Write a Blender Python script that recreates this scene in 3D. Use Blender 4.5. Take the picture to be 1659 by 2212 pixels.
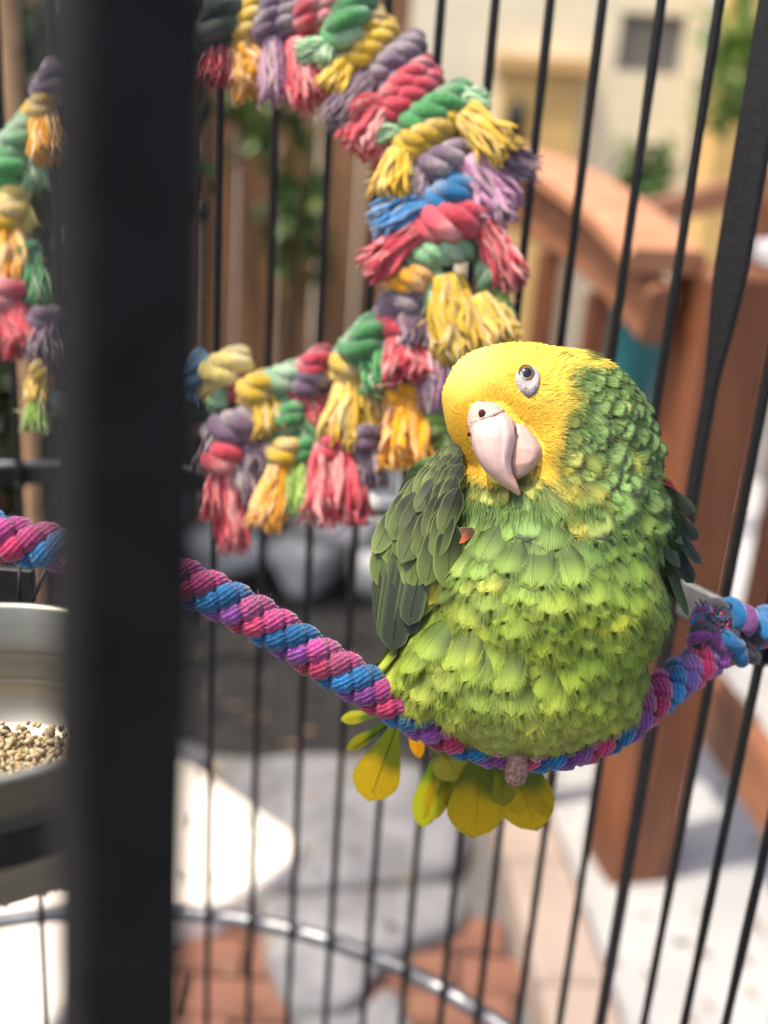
import bpy, math, random
import numpy as np
from mathutils import Matrix, Vector
random.seed(7); rng = np.random.default_rng(7)
for o in list(bpy.data.objects): bpy.data.objects.remove(o)
S = bpy.context.scene
COL = S.collection

# ------------------------------------------------------------------ camera, sky, sun
F, CX, CY = 2300.0, 829.5, 1106.0            # focal length and centre of the measuring grid (1659 x 2212)
_n = np.array([-454., -6404., -F]); _n /= np.linalg.norm(_n)     # where straight down lies, in camera axes
_Z = -_n; _Y = np.array([0, 0, -1.]); _Y -= _Y.dot(_Z) * _Z; _Y /= np.linalg.norm(_Y); _X = np.cross(_Y, _Z)
M = np.array([_X, _Y, _Z])                    # camera axes -> world axes
EYE = np.array([0, 0, 1.5])
cd = bpy.data.cameras.new('camera'); cam = bpy.data.objects.new('camera', cd); COL.objects.link(cam)
cam.matrix_world = Matrix([list(M[0]) + [0], list(M[1]) + [0], list(M[2]) + [1.5], [0, 0, 0, 1]])
cd.sensor_fit = 'VERTICAL'; cd.sensor_height = 36; cd.lens = F / 2212 * 36
cd.clip_start = 0.01; cd.clip_end = 500
cd.dof.use_dof = True; cd.dof.focus_distance = 0.533; cd.dof.aperture_fstop = 3.4
S.camera = cam
SUN_EL, SUN_AZ = math.radians(64), math.radians(-112)   # azimuth from +Y towards +X of where the sun stands
sd = Vector((math.sin(SUN_AZ) * math.cos(SUN_EL), math.cos(SUN_AZ) * math.cos(SUN_EL), math.sin(SUN_EL)))
w = bpy.data.worlds.new('World'); S.world = w; w.use_nodes = True
nt = w.node_tree; sky = nt.nodes.new('ShaderNodeTexSky'); sky.sky_type = 'NISHITA'; sky.sun_disc = False
sky.sun_elevation = SUN_EL; sky.sun_rotation = SUN_AZ; sky.dust_density = 4.0; sky.ozone_density = .4; sky.air_density = .9
nt.links.new(sky.outputs[0], nt.nodes['Background'].inputs[0]); nt.nodes['Background'].inputs[1].default_value = 0.15
ld = bpy.data.lights.new('sun', 'SUN'); ld.energy = 2.7; ld.angle = math.radians(0.6); ld.color = (1, .93, .82)
sun = bpy.data.objects.new('sun', ld); COL.objects.link(sun); sun.location = (-3, -3, 6)
sun.rotation_euler = sd.to_track_quat('Z', 'Y').to_euler()
S.view_settings.view_transform = 'Standard'; S.view_settings.look = 'None'; S.view_settings.gamma = 1
S.view_settings.exposure = 1.08; S.view_settings.use_curve_mapping = False
S.cycles.max_bounces = 6; S.cycles.use_denoising = True

# ------------------------------------------------------------------ helpers
def cray(px, py): return np.array([(px - CX) / F, -(py - CY) / F, -1.0])
def P(px, py, d): return EYE + M @ (cray(px, py) * d)                # point d metres along the lens axis
def PG(px, py, z=0.0):                                               # point on the level z
    r = M @ cray(px, py); return EYE + r * ((z - 1.5) / r[2])
def PY(px, py, y):                                                   # point on the upright plane Y = y
    r = M @ cray(px, py); return EYE + r * (y / r[1])
def lin(r, g, b):
    f = lambda c: (c / 255 / 12.92) if c <= 10 else ((c / 255 + .055) / 1.055) ** 2.4
    return np.array([f(r), f(g), f(b)])
WM = {}
def wm(o): return WM.get(o.name, Matrix.Identity(4))
def par(o, p):
    if p is not None:
        o.parent = p; o.matrix_parent_inverse = wm(p).inverted()
def tag(o, label=None, cat=None, group=None, kind=None):
    if label: o['label'] = label
    if cat: o['category'] = cat
    if group: o['group'] = group
    if kind: o['kind'] = kind
    return o
def thing(name, loc, label, cat, group=None):
    o = bpy.data.objects.new(name, None); COL.objects.link(o); o.location = loc; o.empty_display_size = .05
    WM[o.name] = Matrix.Translation(Vector(loc)); return tag(o, label, cat, group)
def mesh(name, v, f, mat=None, col=None, uv=None, smooth=True):
    me = bpy.data.meshes.new(name); v = np.asarray(v, float)
    me.from_pydata(v.tolist(), [], f if isinstance(f, list) else f.tolist())
    if col is not None:
        a = me.color_attributes.new('Col', 'FLOAT_COLOR', 'POINT')
        c = np.ones((len(v), 4)); c[:, :3] = col; a.data.foreach_set('color', c.ravel())
    if uv is not None:
        l = me.uv_layers.new(name='UVMap'); idx = np.zeros(len(me.loops), int); me.loops.foreach_get('vertex_index', idx)
        l.data.foreach_set('uv', np.asarray(uv, float)[idx].ravel())
    if mat: me.materials.append(mat)
    if smooth: me.polygons.foreach_set('use_smooth', [True] * len(me.polygons))
    me.update(); return me
def obj(name, me, parent=None, mw=None, kind=None):
    o = bpy.data.objects.new(name, me); COL.objects.link(o)
    par(o, parent)
    if mw is not None: o.matrix_basis = mw; WM[o.name] = mw
    if kind: o['kind'] = kind
    return o
class MB:                                                            # collects shapes for one mesh
    def __init__(s): s.v, s.f, s.c, s.u, s.n = [], [], [], [], 0
    def add(s, v, f, c=(1, 1, 1), u=None):
        v = np.asarray(v, float); k = len(v)
        s.v.append(v); c = np.asarray(c, float); s.c.append(np.broadcast_to(c, (k, 3)))
        s.u.append(np.zeros((k, 2)) if u is None else u)
        s.f += [tuple(i + s.n for i in q) for q in f]; s.n += k; return s
    def box(s, c, sx, sy, sz, R=None, **k):
        q = np.array([[x, y, z] for x in (-.5, .5) for y in (-.5, .5) for z in (-.5, .5)]) * [sx, sy, sz]
        if R is not None: q = q @ np.asarray(R).T
        return s.add(q + c, [(0, 1, 3, 2), (4, 6, 7, 5), (0, 4, 5, 1), (2, 3, 7, 6), (0, 2, 6, 4), (1, 5, 7, 3)], **k)
    def bbox(s, c, sx, sy, sz, b=.004, R=None, **k):                 # box with chamfered edges
        h = np.array([sx, sy, sz]) / 2; pts = []
        for sg in [(x, y, z) for x in (-1, 1) for y in (-1, 1) for z in (-1, 1)]:
            for ax in range(3):
                p = np.array(sg) * h; o_ = [i for i in range(3) if i != ax]
                p[o_[0]] -= sg[o_[0]] * b; p[o_[1]] -= sg[o_[1]] * b; pts.append(p)
        pts = np.array(pts)
        def I(x, y, z, ax): return (((x > 0) * 4 + (y > 0) * 2 + (z > 0)) * 3 + ax)
        f = []
        for ax in range(3):
            for sg in (-1, 1):
                q = []
                for (a, b_) in ((-1, -1), (1, -1), (1, 1), (-1, 1)):
                    t = [0, 0, 0]; t[ax] = sg; o_ = [i for i in range(3) if i != ax]; t[o_[0]] = a; t[o_[1]] = b_
                    q.append(I(*t, ax))
                f.append(tuple(q))
            o_ = [i for i in range(3) if i != ax]
            for a in (-1, 1):
                for b_ in (-1, 1):
                    t0 = [0, 0, 0]; t0[o_[0]] = a; t0[o_[1]] = b_; t1 = list(t0); t0[ax] = -1; t1[ax] = 1
                    f.append((I(*t0, o_[0]), I(*t1, o_[0]), I(*t1, o_[1]), I(*t0, o_[1])))
        for sg in [(x, y, z) for x in (-1, 1) for y in (-1, 1) for z in (-1, 1)]:
            f.append(tuple(I(*sg, a) for a in range(3)))
        if R is not None: pts = pts @ np.asarray(R).T
        return s.add(pts + c, f, **k)
    def tube(s, p, r, n=8, c=(1, 1, 1), cap=True, prof=None):
        p = np.asarray(p, float); k = len(p); r = np.broadcast_to(np.asarray(r, float), (k,))
        t = np.gradient(p, axis=0); t /= np.linalg.norm(t, axis=1)[:, None] + 1e-12
        a = np.array([0, 0, 1.]) if abs(t[0][2]) < .9 else np.array([1., 0, 0])
        N = np.zeros_like(p); x = a - t[0] * a.dot(t[0]); x /= np.linalg.norm(x)
        for i in range(k):
            x = x - t[i] * x.dot(t[i]); x /= np.linalg.norm(x) + 1e-12; N[i] = x
        B = np.cross(t, N); an = np.arange(n) / n * 2 * math.pi
        v = p[:, None] + r[:, None, None] * (np.cos(an)[None, :, None] * N[:, None] + np.sin(an)[None, :, None] * B[:, None])
        f = [(i * n + j, i * n + (j + 1) % n, (i + 1) * n + (j + 1) % n, (i + 1) * n + j) for i in range(k - 1) for j in range(n)]
        if cap: f += [tuple(range(n))[::-1], tuple((k - 1) * n + j for j in range(n))]
        L = np.concatenate([[0], np.cumsum(np.linalg.norm(np.diff(p, axis=0), axis=1))])
        u = np.stack([np.tile(an / 6.2832, k), np.repeat(L, n)], 1)
        c = np.asarray(c, float)
        if c.ndim == 2: c = np.repeat(c, n, axis=0)
        return s.add(v.reshape(-1, 3), f, c, u)
    def prism(s, top, dz, **k):                                      # polygon of 3-D points pulled down by dz
        top = np.asarray(top, float); m = len(top); lo = top - [0, 0, dz]
        f = [tuple(range(m)), tuple(range(2 * m - 1, m - 1, -1))] + [(i, i + m, (i + 1) % m + m, (i + 1) % m) for i in range(m)]
        return s.add(np.vstack([top, lo]), f, **k)
    def me(s, name, mat, smooth=True):
        return mesh(name, np.vstack(s.v), s.f, mat, np.vstack(s.c), np.vstack(s.u), smooth)
    def build(s, name, mat, parent=None, smooth=True, kind=None):
        return obj(name, s.me(name, mat, smooth), parent, None, kind)
def spline(pts, n):                                                  # Catmull-Rom through the points
    p = np.asarray(pts, float); p = np.vstack([2 * p[0] - p[1], p, 2 * p[-1] - p[-2]])
    m = len(p) - 3; T = np.linspace(0, m - 1e-6, n); i = T.astype(int); t = (T - i)[:, None]
    a, b, c, d = p[i], p[i + 1], p[i + 2], p[i + 3]
    return .5 * (2 * b + (c - a) * t + (2 * a - 5 * b + 4 * c - d) * t ** 2 + (3 * b - a - 3 * c + d) * t ** 3)

# ------------------------------------------------------------------ materials
def mat(name, base=(.5, .5, .5), rough=.6, metal=0., noise=0, amt=.25, bump=0., bscale=None, stretch=(1, 1, 1), vcol=False, ocol=False,
        base2=None, spec=.5, sheen=0., trans=0., stripes=None, coord='Object', thr=(.35, .65), detail=5):
    m = bpy.data.materials.new(name); m.use_nodes = True; t = m.node_tree; L = t.links; b = t.nodes['Principled BSDF']
    N = lambda k, **kw: (lambda x: ([setattr(x, a, v) for a, v in kw.items()], x)[1])(t.nodes.new(k))
    def mix(fac, a, c, mode='MIX'):
        x = N('ShaderNodeMix', data_type='RGBA', blend_type=mode)
        for sck, v in ((0, fac), (6, a), (7, c)):
            if hasattr(v, 'links'): L.new(v, x.inputs[sck])
            else: x.inputs[sck].default_value = v if sck == 0 else (*v, 1)
        return x.outputs[2]
    c = None
    if vcol:
        a = N('ShaderNodeVertexColor', layer_name='Col'); c = a.outputs[0]
    if ocol:
        oi = N('ShaderNodeObjectInfo'); c = mix(1., c, oi.outputs['Color'], 'MULTIPLY')
    if not vcol:
        r = N('ShaderNodeRGB'); r.outputs[0].default_value = (*base, 1); c = r.outputs[0]
    tc = N('ShaderNodeTexCoord'); mp = N('ShaderNodeMapping'); mp.inputs['Scale'].default_value = stretch
    L.new(tc.outputs[coord], mp.inputs[0]); h = None
    if noise:
        n1 = N('ShaderNodeTexNoise'); n1.inputs['Scale'].default_value = noise; n1.inputs['Detail'].default_value = detail
        L.new(mp.outputs[0], n1.inputs[0])
        mr = N('ShaderNodeMapRange'); mr.inputs[1].default_value = thr[0]; mr.inputs[2].default_value = thr[1]; L.new(n1.outputs[0], mr.inputs[0])
        if base2 is not None: c = mix(mr.outputs[0], c, base2)
        else:
            mr.inputs[3].default_value = 1 - amt; mr.inputs[4].default_value = 1 + amt
            v = N('ShaderNodeCombineColor'); [L.new(mr.outputs[0], v.inputs[i]) for i in range(3)]
            c = mix(1., c, v.outputs[0], 'MULTIPLY')
        h = n1.outputs[0]
    if bscale:
        n2 = N('ShaderNodeTexNoise'); n2.inputs['Scale'].default_value = bscale; n2.inputs['Detail'].default_value = 6
        L.new(mp.outputs[0], n2.inputs[0]); h = n2.outputs[0]
    if stripes:                                                      # (kind, count, contrast) fine lines along UV: barbs or yarns
        uv = N('ShaderNodeUVMap', uv_map='UVMap'); sx = N('ShaderNodeSeparateXYZ'); L.new(uv.outputs[0], sx.inputs[0])
        Mt = lambda op, a, b_: (lambda x: ([L.new(v, x.inputs[i]) if hasattr(v, 'links') else setattr(x.inputs[i], 'default_value', v) for i, v in enumerate((a, b_))], x.outputs[0])[1])(N('ShaderNodeMath', operation=op))
        if stripes[0] == 'barb':
            if len(stripes) > 3: ph = Mt('MULTIPLY', Mt('DIVIDE', sx.outputs[0], Mt('ADD', Mt('MULTIPLY', sx.outputs[1], 1.1), .25)), stripes[1])
            else: ph = Mt('MULTIPLY', Mt('SUBTRACT', sx.outputs[1], Mt('MULTIPLY', Mt('ABSOLUTE', sx.outputs[0], 0), Mt('ADD', Mt('MULTIPLY', sx.outputs[1], .9), .55))), stripes[1])
        else:
            ph = Mt('ADD', Mt('MULTIPLY', sx.outputs[0], stripes[1] * 6.2832), Mt('MULTIPLY', sx.outputs[1], stripes[3]))
        nz = N('ShaderNodeTexNoise'); nz.inputs['Scale'].default_value = 5 if stripes[0] == 'barb' else 260; L.new(uv.outputs[0] if stripes[0] == 'barb' else tc.outputs['Object'], nz.inputs[0])
        ph = Mt('ADD', ph, Mt('MULTIPLY', nz.outputs[0], 9. if stripes[0] == 'barb' else 2.))
        sn = Mt('SINE', ph, 0)
        n3 = N('ShaderNodeTexNoise'); n3.inputs['Scale'].default_value = 4.; L.new(uv.outputs[0], n3.inputs[0])
        k = Mt('ADD', Mt('MULTIPLY', Mt('MULTIPLY', sn, n3.outputs[0]), stripes[2] * 1.8), 1.)
        v = N('ShaderNodeCombineColor'); [L.new(k, v.inputs[i]) for i in range(3)]
        c = mix(1., c, v.outputs[0], 'MULTIPLY'); h = sn
    L.new(c, b.inputs['Base Color']); b.inputs['Roughness'].default_value = rough; b.inputs['Metallic'].default_value = metal
    b.inputs['Specular IOR Level'].default_value = spec; b.inputs['Sheen Weight'].default_value = sheen
    if bump and h is not None:
        bp = N('ShaderNodeBump'); bp.inputs['Strength'].default_value = bump; bp.inputs['Distance'].default_value = .002 if stripes is None else .0004
        L.new(h, bp.inputs['Height']); L.new(bp.outputs[0], b.inputs['Normal'])
    if trans:
        tr = N('ShaderNodeBsdfTranslucent'); L.new(c, tr.inputs[0]); ms = N('ShaderNodeMixShader'); ms.inputs[0].default_value = trans
        L.new(b.outputs[0], ms.inputs[1]); L.new(tr.outputs[0], ms.inputs[2]); L.new(ms.outputs[0], t.nodes['Material Output'].inputs[0])
    return m
m_black = mat('black_powder_coat', (.011, .0105, .0105), .5, noise=300, amt=.3, bump=.15, spec=.28)
m_post = mat('flat_black_paint', (.013, .0115, .0118), .7, noise=120, amt=.3, spec=.15)
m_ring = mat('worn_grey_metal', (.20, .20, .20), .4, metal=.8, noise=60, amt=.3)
m_steel = mat('stainless_steel', (.35, .33, .27), .48, metal=1, noise=8, amt=.15, stretch=(1, 1, 8))
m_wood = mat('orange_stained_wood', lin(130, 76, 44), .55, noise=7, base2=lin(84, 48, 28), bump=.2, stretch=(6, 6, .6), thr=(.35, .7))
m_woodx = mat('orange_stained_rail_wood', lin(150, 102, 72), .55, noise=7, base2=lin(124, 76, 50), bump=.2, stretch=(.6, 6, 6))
m_board = mat('weathered_brown_board', lin(150, 106, 70), .75, noise=6, base2=lin(106, 74, 46), bump=.4, stretch=(7, 7, .5), thr=(.35, .68))
m_stone = mat('grey_field_stone', lin(196, 195, 192), .85, noise=5, base2=lin(150, 149, 147), bump=.6, bscale=30)
m_slab = mat('mottled_grey_flagstone', lin(122, 121, 121), .85, noise=9, base2=lin(92, 91, 92), bump=.5, bscale=40)  # darkened greys: shade over the middle ground put into the stone colour
m_sunpatch = mat('sun_patch_cream', lin(246, 236, 218), .8, noise=6, base2=lin(236, 220, 204), bump=.3, bscale=35)
m_conc = mat('pale_concrete', lin(176, 174, 170), .85, noise=2.2, base2=lin(150, 148, 146), bump=.3, bscale=50)
m_curb = mat('beige_concrete', lin(154, 136, 122), .85, noise=3, base2=lin(136, 120, 108), bump=.3, bscale=50)
m_terra = mat('terracotta_paver', lin(118, 78, 60), .85, noise=6, base2=lin(96, 62, 48), bump=.4, bscale=50)
m_shade = mat('near_black_shade', (.009, .008, .007), .95, noise=12, amt=.6, bump=.8, bscale=40)
m_ground = mat('grey_ground', lin(104, 101, 98), .9, noise=1.5, base2=lin(82, 80, 78), bump=.4, bscale=25)
m_cream = mat('cream_stucco', lin(222, 210, 180), .9, noise=3, amt=.06, bump=.3, bscale=60)
m_ochre = mat('ochre_stucco', lin(206, 168, 104), .9, noise=3, amt=.08, bump=.3, bscale=60)
m_glass = mat('dark_window_glass', lin(126, 122, 112), .5, noise=2, amt=.1)
m_white = mat('white_plastic', lin(225, 224, 218), .4)
m_teal = mat('teal_paint', lin(40, 110, 112), .4, noise=8, amt=.15)
m_leaf = mat('leaf', vcol=True, rough=.5, trans=.25, noise=6, amt=.2)
m_bark = mat('bark', lin(82, 64, 46), .9, noise=10, amt=.4, bump=.6, stretch=(4, 4, 1))
m_cotton = mat('dyed_cotton', vcol=True, rough=.95, spec=.1, noise=420, amt=.28, bump=.9, sheen=.4, stripes=('yarn', 9, .2, 5200.))
m_fray = mat('frayed_cotton', vcol=True, rough=.95, spec=.1, noise=350, amt=.15, sheen=.4, trans=.18)
m_perch = mat('twisted_yarn', vcol=True, rough=.95, spec=.1, noise=800, amt=.34, bump=.5, sheen=.35, stripes=('yarn', 15, .26, 70.))
m_feather = mat('feather', vcol=True, ocol=True, rough=.55, spec=.25, stripes=('barb', 66., .24, 'fan'), bump=.2, trans=.12)
m_wing = mat('wing_feather_vane', vcol=True, ocol=True, rough=.5, spec=.3, stripes=('barb', 80., .22), bump=.3, trans=.03)
m_tail = mat('tail_feather_vane', vcol=True, ocol=True, rough=.5, spec=.3, stripes=('barb', 70., .12, 'fan'), bump=.3, trans=.3)
m_skin = mat('plumage_base', vcol=True, rough=.9, spec=.1, noise=500, amt=.3)
m_fluff = mat('head_plumage', vcol=True, rough=.7, spec=.15, trans=.15)
m_beak = mat('horn_beak', vcol=True, rough=.4, spec=.45, noise=260, amt=.06, bump=.12)
m_cere = mat('bare_skin', vcol=True, rough=.7, spec=.2, noise=900, amt=.2, bump=.6)
m_eye = mat('eye_gloss', vcol=True, rough=.04, spec=.8)
m_foot = mat('scaly_skin', lin(184, 142, 126), .65, noise=520, base2=lin(118, 88, 78), bump=.9, bscale=500)
m_claw = mat('claw', lin(60, 52, 48), .35)
m_seed = mat('seed', vcol=True, rough=.6)

# ------------------------------------------------------------------ ground and paving
def sheet(name, pts, z, m):
    v = [(*PG(x, y, 0)[:2], z) for x, y in pts]
    return tag(obj(name, mesh(name, v, [tuple(range(len(v)))], m, smooth=False)), kind='structure')
g = mesh('ground', [(-60, -40, 0), (60, -40, 0), (60, 90, 0), (-60, 90, 0)], [(0, 1, 2, 3)], m_ground); tag(obj('ground', g), kind='structure')
tag(obj('dark_shade_sheet', mesh('dark_shade_sheet', [(-2.2, 2.28, .004), (.32, 2.3, .004), (.52, 3.9, .004), (-2.6, 3.9, .004)], [(0, 1, 2, 3)], m_shade)), kind='structure')  # near-black sheet for the shaded ground; the shade is its colour
# pale concrete yard on the right
yd = sheet('concrete_yard', [(1065, 1500), (1130, 1720), (1215, 2080), (1290, 2420), (2400, 2300), (2300, 1250), (1500, 1000)], .008, m_conc)
# flagstones: thick uneven slabs
def slab(px, z, dz, m, bulge=.012, n=5, seed=0):
    r = np.random.default_rng(seed); c = np.mean(px, 0)
    ring = spline(list(px) + [px[0]], len(px) * 3)[:-1]
    b = MB(); k = len(ring); rows = []
    for j, s in enumerate((1., .96, .8, .5, .2)):
        q = c + (ring - c) * s
        rows.append([PG(x, y, z) * [1, 1, 0] + [0, 0, z - (.02 if j == 0 else 0) + bulge * (1 - s) + r.normal(0, .002)] for x, y in q])
    lo = [p * [1, 1, 0] + [0, 0, z - dz] for p in rows[0]]
    v = np.vstack([lo] + rows + [[PG(*c, z) + [0, 0, bulge]]])
    f = [(a * k + i, a * k + (i + 1) % k, (a + 1) * k + (i + 1) % k, (a + 1) * k + i) for a in range(5) for i in range(k)]
    f += [(5 * k + i, 5 * k + (i + 1) % k, 6 * k) for i in range(k)]
    return b.add(v, f)
pav = thing('flagstone_paving', PG(760, 1900), 'rounded mottled grey flagstones laid between the dark shade sheet and the terracotta pavers', 'paving')
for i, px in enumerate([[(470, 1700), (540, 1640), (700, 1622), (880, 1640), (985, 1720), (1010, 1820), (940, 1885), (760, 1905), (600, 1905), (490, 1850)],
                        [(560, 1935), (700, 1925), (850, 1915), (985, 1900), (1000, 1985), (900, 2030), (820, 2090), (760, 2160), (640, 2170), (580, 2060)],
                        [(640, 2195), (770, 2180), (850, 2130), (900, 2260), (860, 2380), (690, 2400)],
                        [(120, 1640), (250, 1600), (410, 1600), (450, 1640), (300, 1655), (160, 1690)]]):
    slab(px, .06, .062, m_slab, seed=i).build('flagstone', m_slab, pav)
sunpatch = slab([(-160, 2030), (60, 1800), (300, 1650), (400, 1640), (560, 1742), (648, 1800), (640, 1842), (560, 1905), (450, 1952), (330, 1985), (190, 2150), (40, 2240), (-120, 2260)], .10, .1, m_sunpatch, bulge=.006).build('sun_patch_slab', m_sunpatch)  # slab shaped as the ground's sun patch; its near-white colour carries the sunlight
tag(sunpatch, 'near-white slab standing in for the sun patch on the ground behind the black cage post', 'stone slab')
# terracotta pavers
tp = thing('terracotta_patio', PG(620, 2150), 'orange terracotta pavers laid in rows in front of the grey flagstones', 'paving')
pme = MB().bbox(np.zeros(3), .192, .094, .05, .006).me('paver', m_terra, smooth=False)
for a in range(-7, 9):
    for b_ in range(10):
        x, y = a * .2 + (b_ % 2) * .1 - .2, 1.30 + b_ * .1
        if y > 1.92 + .25 * (x < -.1) or x > .02 + .34 * (y < 1.72): continue
        obj('paver', pme, tp, Matrix.Translation((x, y, .0 + rng.normal(0, .002))) @ Matrix.Rotation(rng.normal(0, .015), 4, 'Z'))
# low curb
cb = MB(); cl = [PG(*p)[:2] for p in [(1035, 1600), (1092, 1760), (1150, 1960), (1225, 2230), (1290, 2480)]]
for i in range(4):
    a, b_ = np.array(cl[i]), np.array(cl[i + 1]); d = b_ - a; l = np.linalg.norm(d); th = math.atan2(d[1], d[0])
    R = np.array([[math.cos(th), -math.sin(th), 0], [math.sin(th), math.cos(th), 0], [0, 0, 1]])
    cb.bbox(np.array([*(a + b_) / 2, .06]), l - .004, .13, .12, .012, R)
tag(cb.build('concrete_curb', m_curb, smooth=False), 'low beige concrete curb between the grey flagstones and the white yard', 'curb')

# ------------------------------------------------------------------ rocks, fence, plants behind the cage
def rock(c, sx, sy, sz, seed):
    import bmesh
    bm = bmesh.new(); bmesh.ops.create_icosphere(bm, subdivisions=3, radius=1)
    r = np.random.default_rng(seed); v = np.array([x.co for x in bm.verts]); fs = [tuple(q.index for q in x.verts) for x in bm.faces]; bm.free()
    v = np.sign(v) * np.abs(v) ** .72
    for _ in range(7):
        d = r.normal(size=3); d /= np.linalg.norm(d); k = r.uniform(.55, .95); s = v @ d
        v -= np.outer(np.maximum(s - k, 0) * .9, d)
    for fq in (2, 4): v *= (1 + .05 * np.sin(v[:, [1, 2, 0]] * fq + r.uniform(0, 6, 3)).sum(1) / 1.5)[:, None]
    return v * [sx / 2, sy / 2, sz / 2] + c, fs
rw = thing('stone_edging', PG(640, 1300), 'row of squarish grey stones along the foot of the brown board fence', 'stone wall')
x = -2.3; k = 0
while x < .55:
    wd = rng.uniform(.26, .38)
    for lv in range(2):
        v, f = rock(np.array([x + wd / 2 + (.08 * lv), 3.36 + rng.uniform(-.03, .03), .11 + lv * .2]), wd * 1.0, .28, .225, k); k += 1
        obj('stone', mesh('stone', v, f, m_stone), rw)
    x += wd
FY = 3.75
fn = thing('board_fence', (-.8, FY, 0), 'brown vertical board fence in shade behind the rope toy', 'fence')
bme = MB().bbox(np.array([0, 0, 1.0]), .13, .022, 2.0, .004).me('board', m_board, smooth=False)
for i in range(26):
    xx = -2.75 + i * .14
    if xx > PY(838, 300, FY)[0]: break
    obj('board', bme, fn, Matrix.Translation((xx, FY + rng.uniform(-.006, .006), -.02 + rng.uniform(-.02, .03))))
for z in (.35, 1.6):
    MB().bbox(np.array([-1.35, FY + .045, z]), 2.75, .05, .09, .005).build('fence_rail', m_board, fn, smooth=False)
def leaf_cloud(n, fpos, size, cols, seed, flat=.5):
    r = np.random.default_rng(seed); b = MB()
    for _ in range(n):
        p = fpos(r); L = size * r.uniform(.6, 1.3); d = r.normal(size=3); d[2] -= .3; d /= np.linalg.norm(d)
        s = np.cross(d, r.normal(size=3)); s /= np.linalg.norm(s); nn = np.cross(d, s)
        v = [p, p + d * L * .35 + s * L * .2 + nn * L * .05, p + d * L * .75 + s * L * .15, p + d * L - nn * L * .08, p + d * L * .75 - s * L * .15, p + d * L * .35 - s * L * .2 + nn * L * .05]
        c = cols[r.integers(len(cols))] * r.uniform(.7, 1.3)
        b.add(v, [(0, 1, 5), (1, 2, 4, 5), (2, 3, 4)], c)
    return b
G1, G2, G3 = lin(72, 104, 40), lin(104, 132, 52), lin(50, 74, 34)
def shrub(name, c, rad, n, size, label, seed, stem_to=0., cols=(G1, G2, G3)):
    c = np.array(c); t = thing(name, (c[0], c[1], stem_to), label, 'plant')
    def fp(r):
        d = r.normal(size=3); d /= np.linalg.norm(d); k_ = .62 + .38 * math.sin(d[0] * 5 + seed) * math.sin(d[2] * 6 + 2 * seed); return c + k_ * 1.25 * d * np.array(rad) * r.uniform(.3, 1) ** .5
    b = leaf_cloud(n, fp, size, cols, seed); o = b.build('foliage', m_leaf, t); o['kind'] = 'stuff'
    sb = MB()
    for j in range(5):
        e = c + np.array(rad) * np.random.default_rng(seed + j).normal(0, .45, 3)
        s0 = np.array([c[0] + .03 * (j - 2), c[1], stem_to]); sb.tube(spline([s0, (s0 + e) / 2 + [.02, 0, .06], e], 8), np.linspace(.012, .004, 8), 5)
    sb.build('stem', m_bark, t)
c = PY(640, 470, 3.55); shrub('climbing_plant', (c[0], 3.6, c[2]), (.12, .07, .27), 170, .08, 'green leafy climber on the fence seen between the second and third cage bars', 1)
c = PY(560, 330, 3.55); shrub('climbing_plant', (c[0], 3.58, c[2] + .1), (.2, .08, .2), 150, .07, 'dark green climber spilling over the top left of the fence', 2, cols=(G3, G3 * .8, G1))
c = PY(500, 1000, 3.3); shrub('low_shrub', (c[0], 3.35, .5), (.3, .12, .22), 420, .07, 'low olive shrub above the stones behind the rope toy', 3, cols=(G1 * .8, G3, lin(96, 92, 44)))
c = PY(60, 250, 3.0); shrub('dark_bush', (c[0], 3.1, 1.35), (.42, .25, .62), 1500, .1, 'dense dark green bush left of the black cage post', 4, cols=(G3 * .55, G3 * .4, G1 * .5))
c = PY(40, 850, 3.0); shrub('dark_bush', (c[0] - .05, 3.15, .62), (.45, .2, .42), 1000, .1, 'low dark bush below the dense one at the left edge', 5, cols=(G3 * .5, G3 * .4, lin(60, 56, 36)))
a, b_ = PY(12, -60, 2.6), PY(48, 560, 2.6)
st = MB().tube(spline([[*PY(70, 900, 2.6)[:2], 0.0], b_, a, a + (a - b_) * .3], 24), .028, 9)
tag(st.build('bamboo_stake', mat('tan_bamboo', lin(150, 118, 84), .6, noise=20, amt=.3)), 'tan bamboo stake standing before the dark bush at the left edge', 'stake')

# ------------------------------------------------------------------ house behind the railing
BY = 8.0
hs = thing('house', (2.0, BY, 0), 'cream stucco house with ochre panels and one grey window behind the railing', 'house')
def wallq(x0, x1, z0, z1, y, th=.2):
    b = MB(); b.box(np.array([(x0 + x1) / 2, y + th / 2, (z0 + z1) / 2]), x1 - x0, th, z1 - z0); return b
p0, p1 = PY(1345, 25, BY), PY(1492, 165, BY); wx0, wx1, wz1, wz0 = p0[0], PY(1485, 30, BY)[0], p0[2], p1[2]
X0, X1, Z1 = PY(760, 300, BY)[0] - .5, PY(1512, 200, BY)[0], 5.
for q in ((X0, wx0, 0, Z1), (wx1, X1, 0, Z1), (wx0, wx1, 0, wz0), (wx0, wx1, wz1, Z1)): wallq(*q, BY).build('wall', m_cream, hs, smooth=False)
wf = MB(); t_ = .025
for q in ((wx0, wx0 + t_, wz0, wz1), (wx1 - t_, wx1, wz0, wz1), (wx0 + t_, wx1 - t_, wz0, wz0 + t_), (wx0 + t_, wx1 - t_, wz1 - t_, wz1)):
    wf.box(np.array([(q[0] + q[1]) / 2, BY + .06, (q[2] + q[3]) / 2]), q[1] - q[0], .07, q[3] - q[2])
wo = wf.build('window', mat('grey_frame', lin(128, 124, 114), .6), hs, smooth=False)
MB().box(np.array([(wx0 + wx1) / 2, BY + .08, (wz0 + wz1) / 2]), wx1 - wx0 - .05, .02, wz1 - wz0 - .05).build('pane', m_glass, wo, smooth=False)
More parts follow.
